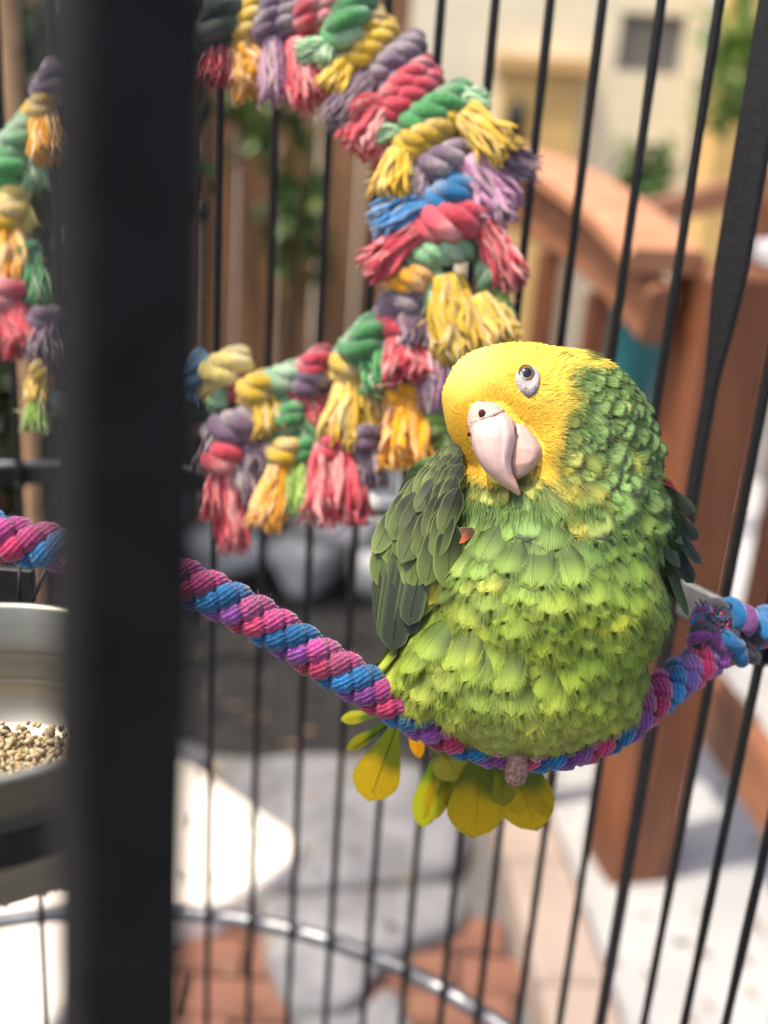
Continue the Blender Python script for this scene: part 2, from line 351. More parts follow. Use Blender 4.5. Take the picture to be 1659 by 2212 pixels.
a = PY(1085, 150, BY); b_ = PY(1255, 150, BY)
wallq(a[0], b_[0], 0, a[2], BY - .12, .118).build('ochre_panel', m_ochre, hs, smooth=False)
wallq(a[0] - .06, b_[0] + .06, a[2], a[2] + .09, BY - .18, .178).build('ledge', mat('tan_trim', lin(200, 160, 104), .8), hs, smooth=False)
lp = PY(1110, 262, BY - .12); lb = MB(); lb.tube([lp + [0, -.02, -.11], lp + [0, -.1, -.09], lp + [0, -.1, .07], lp + [0, -.04, .12]], [.05, .075, .07, .03], 10)
lb.build('wall_lamp', m_black, hs)
wallq(X1 + .02, X1 + 5, 0, 5.2, BY - .5, .4).build('ochre_wing', m_ochre, hs, smooth=False)
c = PY(1390, 380, 6.2); shrub('potted_shrub', (c[0], 6.2, c[2] - .12), (.17, .17, .34), 700, .09, 'bushy green shrub standing before the cream house wall', 11)
c = PY(1590, 150, 6.8); shrub('hanging_plant', (c[0], 6.8, c[2]), (.22, .2, .42), 480, .12, 'pale green branch hanging before the ochre wall at top right', 12, stem_to=c[2] + .5, cols=(lin(140, 158, 78), lin(112, 140, 70), G2))

# ------------------------------------------------------------------ wooden railing on the right
rl = thing('wooden_railing', PG(1370, 1870), 'orange stained wooden deck railing with square post and sloping handrail', 'railing')
pb = PG(1352, 1868); dP = pb[1]
topz = PY(1450, 570, dP)[2]; pw = .15
rotP = math.radians(14); RP = np.array([[math.cos(rotP), -math.sin(rotP), 0], [math.sin(rotP), math.cos(rotP), 0], [0, 0, 1]])
MB().bbox(np.array([pb[0], pb[1], topz / 2]), pw, pw, topz, .012, RP).build('post', m_wood, rl, smooth=False)
def beam(a, b_, wd, ht, name, m, up=(0, 0, 1)):
    a, b_ = np.array(a), np.array(b_); d = b_ - a; l = np.linalg.norm(d); x_ = d / l; y_ = np.cross(up, x_); y_ /= np.linalg.norm(y_); z_ = np.cross(x_, y_)
    me_ = MB().bbox(np.zeros(3), l, wd, ht, .01).me(name, m, smooth=False)
    c_ = (a + b_) / 2; mw = Matrix([[x_[0], y_[0], z_[0], c_[0]], [x_[1], y_[1], z_[1], c_[1]], [x_[2], y_[2], z_[2], c_[2]], [0, 0, 0, 1]])
    return obj(name, me_, rl, mw)
def sweep(path, wd, ht, name, m, off):
    p = spline(path, 28) + [0, 0, off]; t = np.gradient(p, axis=0); t /= np.linalg.norm(t, axis=1)[:, None]
    sdv = np.cross(t, [0, 0, 1]); sdv /= np.linalg.norm(sdv, axis=1)[:, None]; up = np.cross(sdv, t); bv_ = .012; prof_ = [(-wd / 2, -ht / 2 + bv_), (-wd / 2 + bv_, -ht / 2), (wd / 2 - bv_, -ht / 2), (wd / 2, -ht / 2 + bv_), (wd / 2, ht / 2 - bv_), (wd / 2 - bv_, ht / 2), (-wd / 2 + bv_, ht / 2), (-wd / 2, ht / 2 - bv_)]
    v = np.array([[p[i] + sdv[i] * a_ + up[i] * b2 for a_, b2 in prof_] for i in range(28)]).reshape(-1, 3)
    f = [(i * 8 + j, i * 8 + (j + 1) % 8, i * 8 + 8 + (j + 1) % 8, i * 8 + 8 + j) for i in range(27) for j in range(8)] + [tuple(range(8)), tuple(27 * 8 + j for j in range(8))]
    return obj(name, mesh(name, v, f, m, smooth=False), rl)
hp_ = [PY(960, 290, dP + .95), PY(1168, 362, dP + .55), PY(1320, 452, dP + .2), PY(1440, 566, dP - .06)]
sweep(hp_, .15, .045, 'handrail', mat('lit_rail_wood', lin(186, 132, 96), .5, noise=7, base2=lin(160, 106, 72), bump=.2, stretch=(.6, 6, 6)), 0)  # paler than the under rail: sunlight on its top put into the colour
sweep(hp_, .055, .11, 'under_rail', m_woodx, -.095)
for i_ in range(3):
    t_a = spline(hp_, 28)[(4, 11, 18)[i_]]; a = t_a - [0, 0, .16]; MB().bbox(np.array([a[0], a[1], a[2] / 2]), .05, .05, a[2], .006).build('baluster', m_wood, rl, smooth=False)
e0 = np.array([pb[0] + .06, pb[1] - .01, topz + .026]); e1 = e0 + [1.5, -.1, 0]; beam(e0, e1, .22, .045, 'top_cap', mat('sky_lit_cap_wood', lin(176, 178, 182), .5, noise=4, amt=.1))  # whitish cap colour carries the sky light on the beam's top
e0 = np.array([pb[0] + .1, pb[1], topz - .06]); beam(e0, e0 + [1.4, -.1, 0], .06, .11, 'top_rail', m_woodx)
for i in range(7):
    q = e0 + np.array([.13 + i * .17, -.009 * i, 0]); h_ = topz - .12
    MB().bbox(np.array([q[0], q[1] + .02, h_ / 2 + .28]), .155, .03, h_ - .56, .004).build('panel_board', m_wood, rl, smooth=False)
beam(PG(1450, 1400, .3), PG(1800, 1900, .3), .05, .16, 'skirt_board', m_woodx)
a = PY(1370, 470, 4.2); b_ = PY(1700, 385, 4.2)
fr = thing('far_rail', (a[0], 4.2, 0), 'thin brown rail beyond the deck railing in front of the house', 'railing')
rl2 = rl; rl = fr; beam(a, b_, .07, .1, 'rail', m_woodx); rl = rl2
for t in (0.1, .9):
    q = a + (b_ - a) * t; MB().bbox(np.array([q[0], q[1], q[2] / 2 - .03]), .08, .08, q[2] - .06, .006).build('post', m_wood, fr, smooth=False)
# teal pot behind the handrail
c = PY(1352, 760, 3.0); r_ = np.array([.0, .09, .1, .115, .12, .13, .13, .118, .1, .0]); z_ = np.array([-.2, -.2, -.1, 0, .1, .12, .15, .15, .1, .09])
an = np.arange(20) / 20 * 2 * math.pi
v = np.array([[c[0] + r * math.cos(t), 3.0 + r * math.sin(t), c[2] + z] for r, z in zip(r_, z_) for t in an])
tp_ = thing('teal_pot', (c[0], 3.0, c[2] - .2), 'teal glazed pot on a wooden stand behind the railing post', 'pot')
obj('vessel', mesh('vessel', v, [(i * 20 + j, i * 20 + (j + 1) % 20, (i + 1) * 20 + (j + 1) % 20, (i + 1) * 20 + j) for i in range(9) for j in range(20)], m_teal), tp_)
sd_ = thing('plant_stand', (c[0], 3.0, 0), 'dark wooden stand carrying the teal pot', 'stand')
MB().bbox(np.array([c[0], 3.0, c[2] - .222]), .3, .3, .04, .004).build('stand_top', m_board, sd_, smooth=False)
for sx in (-1, 1):
    for sy in (-1, 1): MB().bbox(np.array([c[0] + sx * .12, 3 + sy * .12, (c[2] - .244) / 2]), .04, .04, c[2] - .244, .004).build('leg', m_board, sd_, smooth=False)

# ------------------------------------------------------------------ cage
D, R_, AZ = .44, .50, math.radians(-25); CC = np.array([D * math.sin(AZ), D * math.cos(AZ)])
def cyl(px, py):
    r = M @ cray(px, py); h = r[:2]; a = h @ h; b = -2 * h @ CC; c = CC @ CC - R_ ** 2
    t = (-b + math.sqrt(max(b * b - 4 * a * c, 0))) / 2 / a; return EYE + r * t
z1 = np.mean([cyl(*p)[2] for p in [(60, 1040), (820, 1102), (1520, 1322)]]); z0 = np.mean([cyl(*p)[2] for p in [(440, 1990), (620, 2020), (800, 2075), (960, 2155)]])
cg = thing('bird_cage', (CC[0], CC[1], z0), 'black metal bird cage with round back bars and a thick front post', 'bird cage')
bar = MB(); zz = np.linspace(z0 - .22, 1.5 + .62, 60); bar.tube([[0, 0, z - z0] for z in zz],   .0034 * (1 + .035 * rng.normal(size=60)), 12); bar_me = bar.me('bar', m_black)
barpx = [40, 148, 252, 345, 462, 572, 677, 777, 877, 978, 1081, 1179, 1289, 1398, 1623, 1730, 1840]
for px in barpx:
    p = cyl(px, 1000); obj('bar', bar_me, cg, Matrix.Translation((p[0], p[1], z0)))
p = cyl(1507, 1000); zt = cyl(1555, 745)[2]; tn = np.array([p[1] - CC[1], -(p[0] - CC[0]), 0]); tn /= np.linalg.norm(tn); nr = np.array([-tn[1], tn[0], 0])
sb = MB(); zs = [z0 - .22, zt - .03, zt + .02, zt + .05, 2.1]; ws = [.0035, .0038, .009, .0115, .0115]
v = []; [v.extend([np.array([p[0], p[1], z]) + tn * sx * w_ + nr * sy * .003 for sx, sy in ((-1, -1), (1, -1), (1, 1), (-1, 1))]) for z, w_ in zip(zs, ws)]
sb.add(v, [(i * 4 + j, i * 4 + (j + 1) % 4, i * 4 + 4 + (j + 1) % 4, i * 4 + 4 + j) for i in range(4) for j in range(4)]); sb.build('flat_strut', m_black, cg, smooth=False)
def arc(z, r, a0, a1, n=60): return [[CC[0] + r * math.sin(a), CC[1] + r * math.cos(a), z] for a in np.linspace(a0, a1, n)]
def band(z, rin, th, ht, a0, a1, name, m, n=70):
    v, f = [], []
    for a in np.linspace(a0, a1, n):
        s, c_ = math.sin(a), math.cos(a)
        for rr, dz in ((rin, -ht / 2), (rin + th, -ht / 2), (rin + th, ht / 2), (rin, ht / 2)): v.append((CC[0] + rr * s, CC[1] + rr * c_, z + dz))
    f = [(i * 4 + j, i * 4 + (j + 1) % 4, i * 4 + 4 + (j + 1) % 4, i * 4 + 4 + j) for i in range(n - 1) for j in range(4)] + [(3, 2, 1, 0), tuple((n - 1) * 4 + j for j in range(4))]
    return obj(name, mesh(name, v, f, m, smooth=False), cg)
band(z1, R_ + .003, .004, .016, -1.35, 1.75, 'hoop', m_black)
hw_ = MB().tube(arc(z1 + .0105, R_ + .004, -1.35, 1.75, 90), .0032, 8); hw_.build('hoop_lit_edge', m_ring, cg)  # added bright ring: the hoop's sunlit top edge put in as a part
rb = MB().tube(arc(z0, R_ + .008, -1.35, 1.75, 90), .0085, 12); rb.build('base_ring', m_ring, cg)
# thick front post: square black tube turned to show two faces
pt, pl = P(279, 0, .853 * .168), P(254, 2212, 1.207 * .168)
pa = (pt - pl) / np.linalg.norm(pt - pl); th = math.radians(28)
x_ = np.cross([0, 1, 0], pa); x_ /= np.linalg.norm(x_); y_ = np.cross(pa, x_)
R2 = np.array([x_ * math.cos(th) + y_ * math.sin(th), -x_ * math.sin(th) + y_ * math.cos(th), pa]).T
MB().bbox((pt + pl) / 2, .0203, .0203, 1.2, .0015, R2).build('front_post', m_post, cg, smooth=False)
hk = P(372, 1440, .23); a_ = np.linspace(-1.3, 1.3, 14)
MB().tube([hk + M @ np.array([.0035 * math.cos(t), .0068 * math.sin(t), 0]) for t in a_], .0006, 6).build('latch_loop', m_black, cg)
# white clip and right bracket
wc = cyl(825, 1000); wb = MB(); ux = np.array([tn[0], tn[1], 0]) * 0 + np.array([1., -.05, 0])
cl_ = thing('white_clip', wc, 'white plastic clip hooked on the back hoop beside the parrot', 'clip')
q0, q1 = cyl(828, 905) * .985 + EYE * .015, cyl(822, 1080) * .985 + EYE * .015
MB().bbox((q0 + q1) / 2, .032, .008, abs(q0[2] - q1[2]), .003).build('clip_plate', m_white, cl_)
MB().bbox(q1 + [-.005, -.006, 0], .042, .012, .012, .003).build('clip_lip', m_white, cl_)
br = thing('perch_bracket', cyl(1520, 1310), 'small dark metal bracket holding the right end of the rope perch', 'bracket')
a, b_ = cyl(1468, 1288) * .97 + EYE * .03, cyl(1580, 1345) * .97 + EYE * .03
d = b_ - a; l = np.linalg.norm(d); d /= l; y_ = np.cross([0, 0, 1], d); y_ /= np.linalg.norm(y_)
MB().bbox((a + b_) / 2, l, .004, .026, .001, np.array([d, y_, np.cross(d, y_)]).T).build('plate', m_ring, br, smooth=False)
MB().tube([b_ - d * .004 - y_ * .008, b_ - d * .004 + y_ * .01], .006, 8).build('bolt', m_ring, br)
# left dark box part behind the rope
fb = thing('feeder_door', P(40, 1260, .62), 'small black metal feeder door frame at the left edge under the rope', 'cage door')
q = P(20, 1262, .62); MB().bbox(q, .03, .006, .022, .001).build('door_plate', m_black, fb, smooth=False)
MB().tube([P(66, 1305, .6), P(104, 1222, .6)], .0014, 6).build('hinge_wire', m_black, fb)
MB().tube([P(42, 1300, .6), P(42, 1215, .6)], .0012, 6).build('hinge_wire', m_black, fb)

wb_ = MB(); import bmesh as _b
_t = _b.new(); _b.ops.create_icosphere(_t, subdivisions=1, radius=1); _v = np.array([x.co for x in _t.verts]); _f = [tuple(q.index for q in x.verts) for x in _t.faces]; _t.free()
for px in barpx:
    p = cyl(px, 1000)
    for z in (z1 - .008, z1 + .009, z0 + .004): wb_.add(_v * [.0052, .0052, .0036] * rng.uniform(.85, 1.2) + [p[0], p[1], z], _f)
wb_.build('weld_beads', m_black, cg, kind='stuff')
# bits of leaf and husk on the ground
lb_ = MB(); r = np.random.default_rng(41)
for _ in range(420):
    x, y = r.uniform(-1.4, 1.3), r.uniform(1.3, 3.0); z = .115 if x < -.1 and y < 2.2 else .075; th, L = r.uniform(0, 6.28), r.uniform(.006, .024); d = np.array([math.cos(th), math.sin(th), 0]); sd2 = np.array([-d[1], d[0], 0]); c_ = np.array([x, y, z if x < .2 else .014])
    lb_.add([c_ - d * L, c_ + sd2 * L * .35 + [0, 0, .004], c_ + d * L + [0, 0, .003], c_ - sd2 * L * .35], [(0, 1, 2, 3)], [lin(120, 92, 58), lin(96, 84, 50), lin(150, 128, 90), lin(70, 60, 46)][r.integers(4)])
tag(lb_.build('fallen_leaves', m_leaf, kind='stuff'), 'small dry leaf bits and seed husks scattered over the paving', 'leaf litter')

# ------------------------------------------------------------------ feeding bowl
BC = P(-62, 1482, .43); BR = .43 / F * 388
bw = thing('feeding_bowl', BC - [0, 0, .075], 'shiny stainless steel feeding bowl in a black ring at the left edge', 'bowl')
prof = [(0, -.0715), (.80, -.0715), (.90, -.068), (.955, -.03), (.985, -.002), (1.03, .0005), (1.035, .003), (1.0, .004), (.975, .001), (.962, -.022), (.955, -.0235), (.962, -.025), (.948, -.036), (.938, -.038), (.942, -.040), (.89, -.064), (.78, -.069), (0, -.069)]
na = 72; an = np.arange(na) / na * 2 * math.pi
v = np.array([[BC[0] + r * BR * math.cos(t), BC[1] + r * BR * math.sin(t), BC[2] + z * .86] for r, z in prof for t in an])
obj('basin', mesh('basin', v, [(i * na + j, i * na + (j + 1) % na, (i + 1) * na + (j + 1) % na, (i + 1) * na + j) for i in range(len(prof) - 1) for j in range(na)], m_steel), bw)
hz = BC[2] - .028
hb_ = MB(); n = 72; rr = BR * .99
for i in range(n):
    pass
v = []; [v.extend([(BC[0] + r * math.cos(t), BC[1] + r * math.sin(t), hz + z) for r, z in ((rr, -.006), (rr + .004, -.006), (rr + .004, .006), (rr, .006))]) for t in an]
f = [(i * 4 + j, i * 4 + (j + 1) % 4, ((i + 1) % na) * 4 + (j + 1) % 4, ((i + 1) % na) * 4 + j) for i in range(na) for j in range(4)]
hd_ = thing('bowl_holder', (BC[0], BC[1], hz), 'black metal band ring gripping the outside of the steel feeding bowl', 'bowl holder')
obj('holder_ring', mesh('holder_ring', v, f, m_black, smooth=False), hd_)
MB().tube([[BC[0] - rr, BC[1], hz], [BC[0] - rr - .1, BC[1] + .03, hz]], .004, 8).build('holder_arm', m_black, hd_)
sdm = MB(); r = np.random.default_rng(5)
for i in range(3600):
    t, q = r.uniform(0, 6.283), math.sqrt(r.uniform(0, 1)) * .89
    c_ = np.array([BC[0] + BR * q * math.cos(t), BC[1] + BR * q * math.sin(t), BC[2] - .0585 + r.uniform(-.003, .003)])
    d_ = r.normal(size=3); d_ /= np.linalg.norm(d_); cc_ = [lin(166, 150, 116), lin(146, 122, 84), lin(78, 62, 48), lin(176, 164, 136)][r.choice(4, p=[.44, .3, .08, .18])]
    L_ = r.uniform(.0015, .003); sdm.tube([c_ - d_ * L_, c_ - d_ * L_ * .4, c_ + d_ * L_ * .5, c_ + d_ * L_], [.0004, .0013, .0012, .0002], 6, cc_)
so = sdm.build('seed_mix', m_seed, None); tag(so, 'cream and brown seed mix inside the steel feeding bowl', 'bird seed', kind='stuff')

# ------------------------------------------------------------------ rope perch
PK, BL, PU, GY = lin(188, 56, 98), lin(34, 96, 142), lin(122, 62, 128), lin(66, 60, 70)
CR = lin(166, 50, 74)
pp = [(-120, 1120, .49), (40, 1170, .495), (250, 1205, .505), (400, 1258, .515), (560, 1338, .527), (700, 1428, .535), (850, 1518, .543), (980, 1586, .55), (1110, 1620, .555), (1230, 1614, .56), (1330, 1574, .57), (1400, 1520, .58), (1480, 1455, .595), (1570, 1395, .605), (1680, 1340, .62), (1800, 1290, .65)]
core = spline([P(*p) for p in pp], 900)
sl = np.concatenate([[0], np.cumsum(np.linalg.norm(np.diff(core, axis=0), axis=1))])
T = np.gradient(core, axis=0); T /= np.linalg.norm(T, axis=1)[:, None]
VIEW = M @ np.array([0, 0, 1.])
N1 = np.cross(T, VIEW); N1 /= np.linalg.norm(N1, axis=1)[:, None]; N2 = np.cross(N1, T)
rp = thing('rope_perch', core[450], 'thick twisted blue pink and purple rope perch sagging under the parrot', 'rope perch')
def frame_tube(b, off, rad, n, colf):
    pass
pitch = .0400; rh = .0053; rs = .0060
scols = [[BL, BL, BL * .8], [CR, PK, PK * .9], [PU, PU * .85, PK * .8 + PU * .2]]
fuzz = MB(); rr_ = np.random.default_rng(3)
for k in range(3):
    ph = k * 2.0944 + sl / pitch * 6.2832
    # each strand is itself pulled in where it dives under its neighbours, which gives the plump lobes
    cpos = core + rh * (np.cos(ph)[:, None] * N1 + np.sin(ph)[:, None] * N2)
    n = 22; an = np.arange(n) / n * 6.2832
    tt = np.gradient(cpos, axis=0); tt /= np.linalg.norm(tt, axis=1)[:, None]
    rad = core - cpos; rad -= tt * (rad * tt).sum(1)[:, None]; rad /= np.linalg.norm(rad, axis=1)[:, None]; bb = np.cross(tt, rad)
    lq = sl / pitch * 6 + k * 2; lf = lq % 1; li = lq.astype(int); lump = 1.10 - .36 * np.exp(-((lf - .5) / .13) ** 2) - .05 * np.cos(lf * 6.2832) + .012 * np.sin(sl * 330 + k * 2) * np.sin(sl * 97 + k); lm = np.floor(lq + .5).astype(int)
    lobe_c = [[BL, BL * 1.15, BL * .85, BL], [CR, PK, CR * .6 + PU * .4, PK * .85], [PU, PU * .85, PU * .55 + PK * .45, PU * 1.1]][k]; lc = np.array([np.array(lobe_c[(j_ * 7 + j_ // 3) % 4]) * np.random.default_rng(j_ * 3 + k).uniform(.68, 1.15) for j_ in lm]) * (1 - .35 * np.exp(-((lf - .5) / .1) ** 2))[:, None]  # creases between lobes darkened: crevice shade put into the strand colour
    tw = sl / .05 * 6.28
    vv = []; cc_ = []; uu = []
    right = np.clip((sl - sl[690]) / (sl[760] - sl[690]), 0, 1)
    for j in range(n):
        rj = rs * lump * (1 + .02 * np.sin(an[j] * 11 - sl * 70))
        vv.append(cpos + rj[:, None] * (np.cos(an[j]) * rad + np.sin(an[j]) * bb))
        yi = ((an[j] - tw) % 6.2832 / 6.2832 * 5).astype(int)
        cj = lc * np.where(yi % 2, 1.08, .9)[:, None]
        # at the ragged right end the colours change along the strand and grey yarn shows
        pal2 = np.array([BL * 1.1, PK * 1.15, GY, PU * 1.1, GY * .8, PK, BL])
        i2 = ((sl / .026 + k * 2.3 + an[j] * .25) % 7).astype(int); cj = cj * (1 - right[:, None]) + pal2[i2] * right[:, None]
        dirt = np.clip(np.sin(sl * 210 + k) * np.sin(sl * 77 + 1.3 * k) - .25, 0, 1)[:, None] * (np.cos(an[j]) < 0)
        cj = cj * (1 - .55 * dirt) + lin(96, 78, 74) * .55 * dirt
        cc_.append(cj * (1 + .06 * rr_.normal(0, 1, (900, 1)))); uu.append(np.stack([np.full(900, j / n), sl], 1))
    vv = np.stack(vv, 1).reshape(-1, 3); cc_ = np.clip(np.stack(cc_, 1).reshape(-1, 3), .003, 1); uu = np.stack(uu, 1).reshape(-1, 2)
    f = [(i * n + j, i * n + (j + 1) % n, (i + 1) * n + (j + 1) % n, (i + 1) * n + j) for i in range(899) for j in range(n)]
    b = MB(); b.add(vv, f, cc_, uu); o = b.build('strand', m_perch, rp); o['label'] = ['blue twisted strand', 'crimson pink twisted strand', 'purple twisted strand'][k]
    for _ in range(3800):
        i = rr_.integers(0, 899); j = rr_.integers(0, n); p = vv[i * n + j]; o_ = (p - cpos[i]) / rs; d_ = o_ * .5 + tt[i] * rr_.normal(0, 1) + rr_.normal(0, .5, 3); d_ /= np.linalg.norm(d_)
        L_ = rr_.uniform(.0008, .0042); s_ = np.cross(d_, rr_.normal(size=3)); s_ /= np.linalg.norm(s_); w_ = 5e-5; e = p + d_ * L_ * .6 + o_ * .0003; e2 = p + d_ * L_ - o_ * L_ * .35
        fuzz.add([p - s_ * w_, p + s_ * w_, e - s_ * w_, e + s_ * w_, e2], [(0, 1, 3, 2), (2, 3, 4)], np.clip(cc_[i * n + j] * 1.7 + .06, 0, 1))
fuzz.build('fuzz', m_fray, rp, kind='stuff')
# ragged knot end near the bracket
kb = MB(); 
def yarn_loop(cen, rad, th, cols, seed):
    r_ = np.random.default_rng(seed); t = np.linspace(0, 5.2, 40); c_ = P(*cen)
    q = c_ + np.stack([rad * np.cos(t), rad * .8 * np.sin(t), rad * .5 * np.sin(t * 1.5 + seed)], 1) @ M.T
    tt = np.gradient(q, axis=0); tt /= np.linalg.norm(tt, axis=1)[:, None]; a_ = np.cross(tt, VIEW); a_ /= np.linalg.norm(a_, axis=1)[:, None] + 1e-9; b2 = np.cross(tt, a_)
    for k_ in range(3):
        ph = k_ * 2.0944 + t * 3.2; kb.tube(q + th * .5 * (np.cos(ph)[:, None] * a_ + np.sin(ph)[:, None] * b2), th * .6, 10, cols[k_ % len(cols)])
yarn_loop((1565, 1352, .60), .0105, .0078, [GY, BL, PU * .6 + GY * .4], 1); yarn_loop((1605, 1380, .603), .010, .0075, [PK, GY, BL], 2); yarn_loop((1535, 1375, .598), .0075, .0062, [GY, PU, GY * 1.3], 4)
for q in range(60):
    p = P(1545 + rr_.normal(0, 22), 1352 + rr_.normal(0, 20), .592)
    d_ = M @ np.array([rr_.normal(-.3, .7), rr_.normal(.1, .7), rr_.normal(.4, .5)]); d_ /= np.linalg.norm(d_); L_ = rr_.uniform(.002, .006)
    kb.tube(spline([p, p + d_ * L_ * .5 + rr_.normal(0, .0008, 3), p + d_ * L_ + rr_.normal(0, .0015, 3)], 5), np.linspace(.0009, .0004, 5), 5, [BL, GY, GY, PK, GY * 1.4][q % 5])
kb.build('frayed_end', m_fray, rp)

# ------------------------------------------------------------------ colourful rope toy
tc = {'R': lin(196, 64, 78), 'Y': lin(214, 174, 50), 'G': lin(76, 148, 82), 'P': lin(112, 88, 106), 'B': lin(38, 116, 168), 'M': lin(140, 186, 136), 'K': lin(168, 116, 146), 'O': lin(232, 160, 20), 'C': lin(238, 214, 122), 'L': lin(138, 168, 66), 'S': lin(120, 168, 206), 'D': lin(58, 74, 62)}
tcore = [(-60, 790, 0.770), (5, 640, 0.780), (15, 500, 0.785), (50, 350, 0.785), (105, 210, 0.780), (250, 70, 0.760), (430, 10, 0.740), (640, 15, 0.725), (820, 100, 0.720), (930, 210, 0.715), (965, 330, 0.710), (968, 450, 0.710), (955, 570, 0.715), (925, 690, 0.725), (850, 770, 0.735), (740, 810, 0.745), (620, 830, 0.750), (490, 860, 0.760), (390, 900, 0.760), (250, 930, 0.760), (110, 860, 0.770)]
tcc = spline([P(*p) for p in tcore], 240)
ty = thing('rope_toy', tcc[60], 'big looped bird toy of knotted red yellow green and purple cotton rope', 'bird toy')
MB().tube(tcc, .0085, 10, tc['D']).build('core_rope', m_cotton, ty)
def near_depth(px, py):
    best = min(tcore, key=lambda q: (q[0] - px) ** 2 + (q[1] - py) ** 2); return best[2]
def twist(b, pts, rad, col, r, turns, ns=3, seg=44):
    c = spline(pts, seg); t = np.gradient(c, axis=0); t /= np.linalg.norm(t, axis=1)[:, None]
    a = np.cross(t, VIEW + 1e-3); a /= np.linalg.norm(a, axis=1)[:, None]; bb = np.cross(t, a); s = np.linspace(0, 1, seg)
    for k in range(ns):
        ph = k * 6.2832 / ns + s * turns * 6.2832
        q = c + rad * .52 * (np.cos(ph)[:, None] * a + np.sin(ph)[:, None] * bb)
        bq = (.28 * np.clip(np.sin(s * 13 + k * 2 + r.uniform(0, 6)), 0, 1) ** 2)[:, None]; cl = np.clip((col * (1 - bq) + lin(236, 226, 212) * bq) * (1 + r.normal(0, .07)) * (1 + .14 * np.sin(s * 9 + k))[:, None], 0, 1); b.tube(q, rad * .56 * np.clip(np.minimum(s, 1 - s) * 8 + .6, 0, 1), 9, cl)
def tassel(b, p0, d0, p1, d1, wd, col, r, n=26):
    a = P(*p0, d0); e = P(*p1, d1); ln = np.linalg.norm(e - a); dr = (e - a) / ln; sd = np.cross(dr, VIEW); sd /= np.linalg.norm(sd); out = np.cross(sd, dr)
    for i in range(n):
        th, q = r.uniform(0, 6.2832), math.sqrt(r.uniform(0, 1)); x, y = q * math.cos(th), q * math.sin(th); L = ln * r.uniform(.78, 1.08)
        w0, w1 = wd * .6, wd * r.uniform(.8, 1.25)
        pts = []; am, fq = r.uniform(.02, .09), r.uniform(6, 15); bl = r.random() ** 2.2 * .45
        for t in np.linspace(0, 1, 7):
            w_ = (w0 + (w1 - w0) * t ** 1.2) / 2; wav = wd * am * np.array([math.sin(t * fq + i * 2.1), math.cos(t * (fq - 1.3) + i)]) * (.3 + t)
            pts.append(a + dr * L * t + sd * (x * w_ + wav[0]) + out * (y * w_ * .8 + wav[1]) + np.array([0, 0, -.004 * t * t]))
        cl = np.clip((col * (1 - bl) + lin(236, 226, 206) * bl) * r.uniform(.78, 1.2), 0, 1); g_ = np.linspace(1, 1.12, 7)[:, None]
        if i % 4 == 0:
            h_ = np.array(pts[r.integers(2, 7)]); e_ = h_ + (sd * r.normal(0, 1) + out * r.normal(0, .6) + dr * r.uniform(-.3, 1)) * wd * .22; b.tube([h_, (h_ + e_) / 2 + sd * wd * .03, e_], wd * .012, 3, np.clip(cl * 1.3 + .05, 0, 1))
        b.tube(pts, wd * r.uniform(.042, .07) * np.array([1, 1, 1.05, 1, .95, .85, .5]), 5, np.clip(cl * g_, 0, 1))
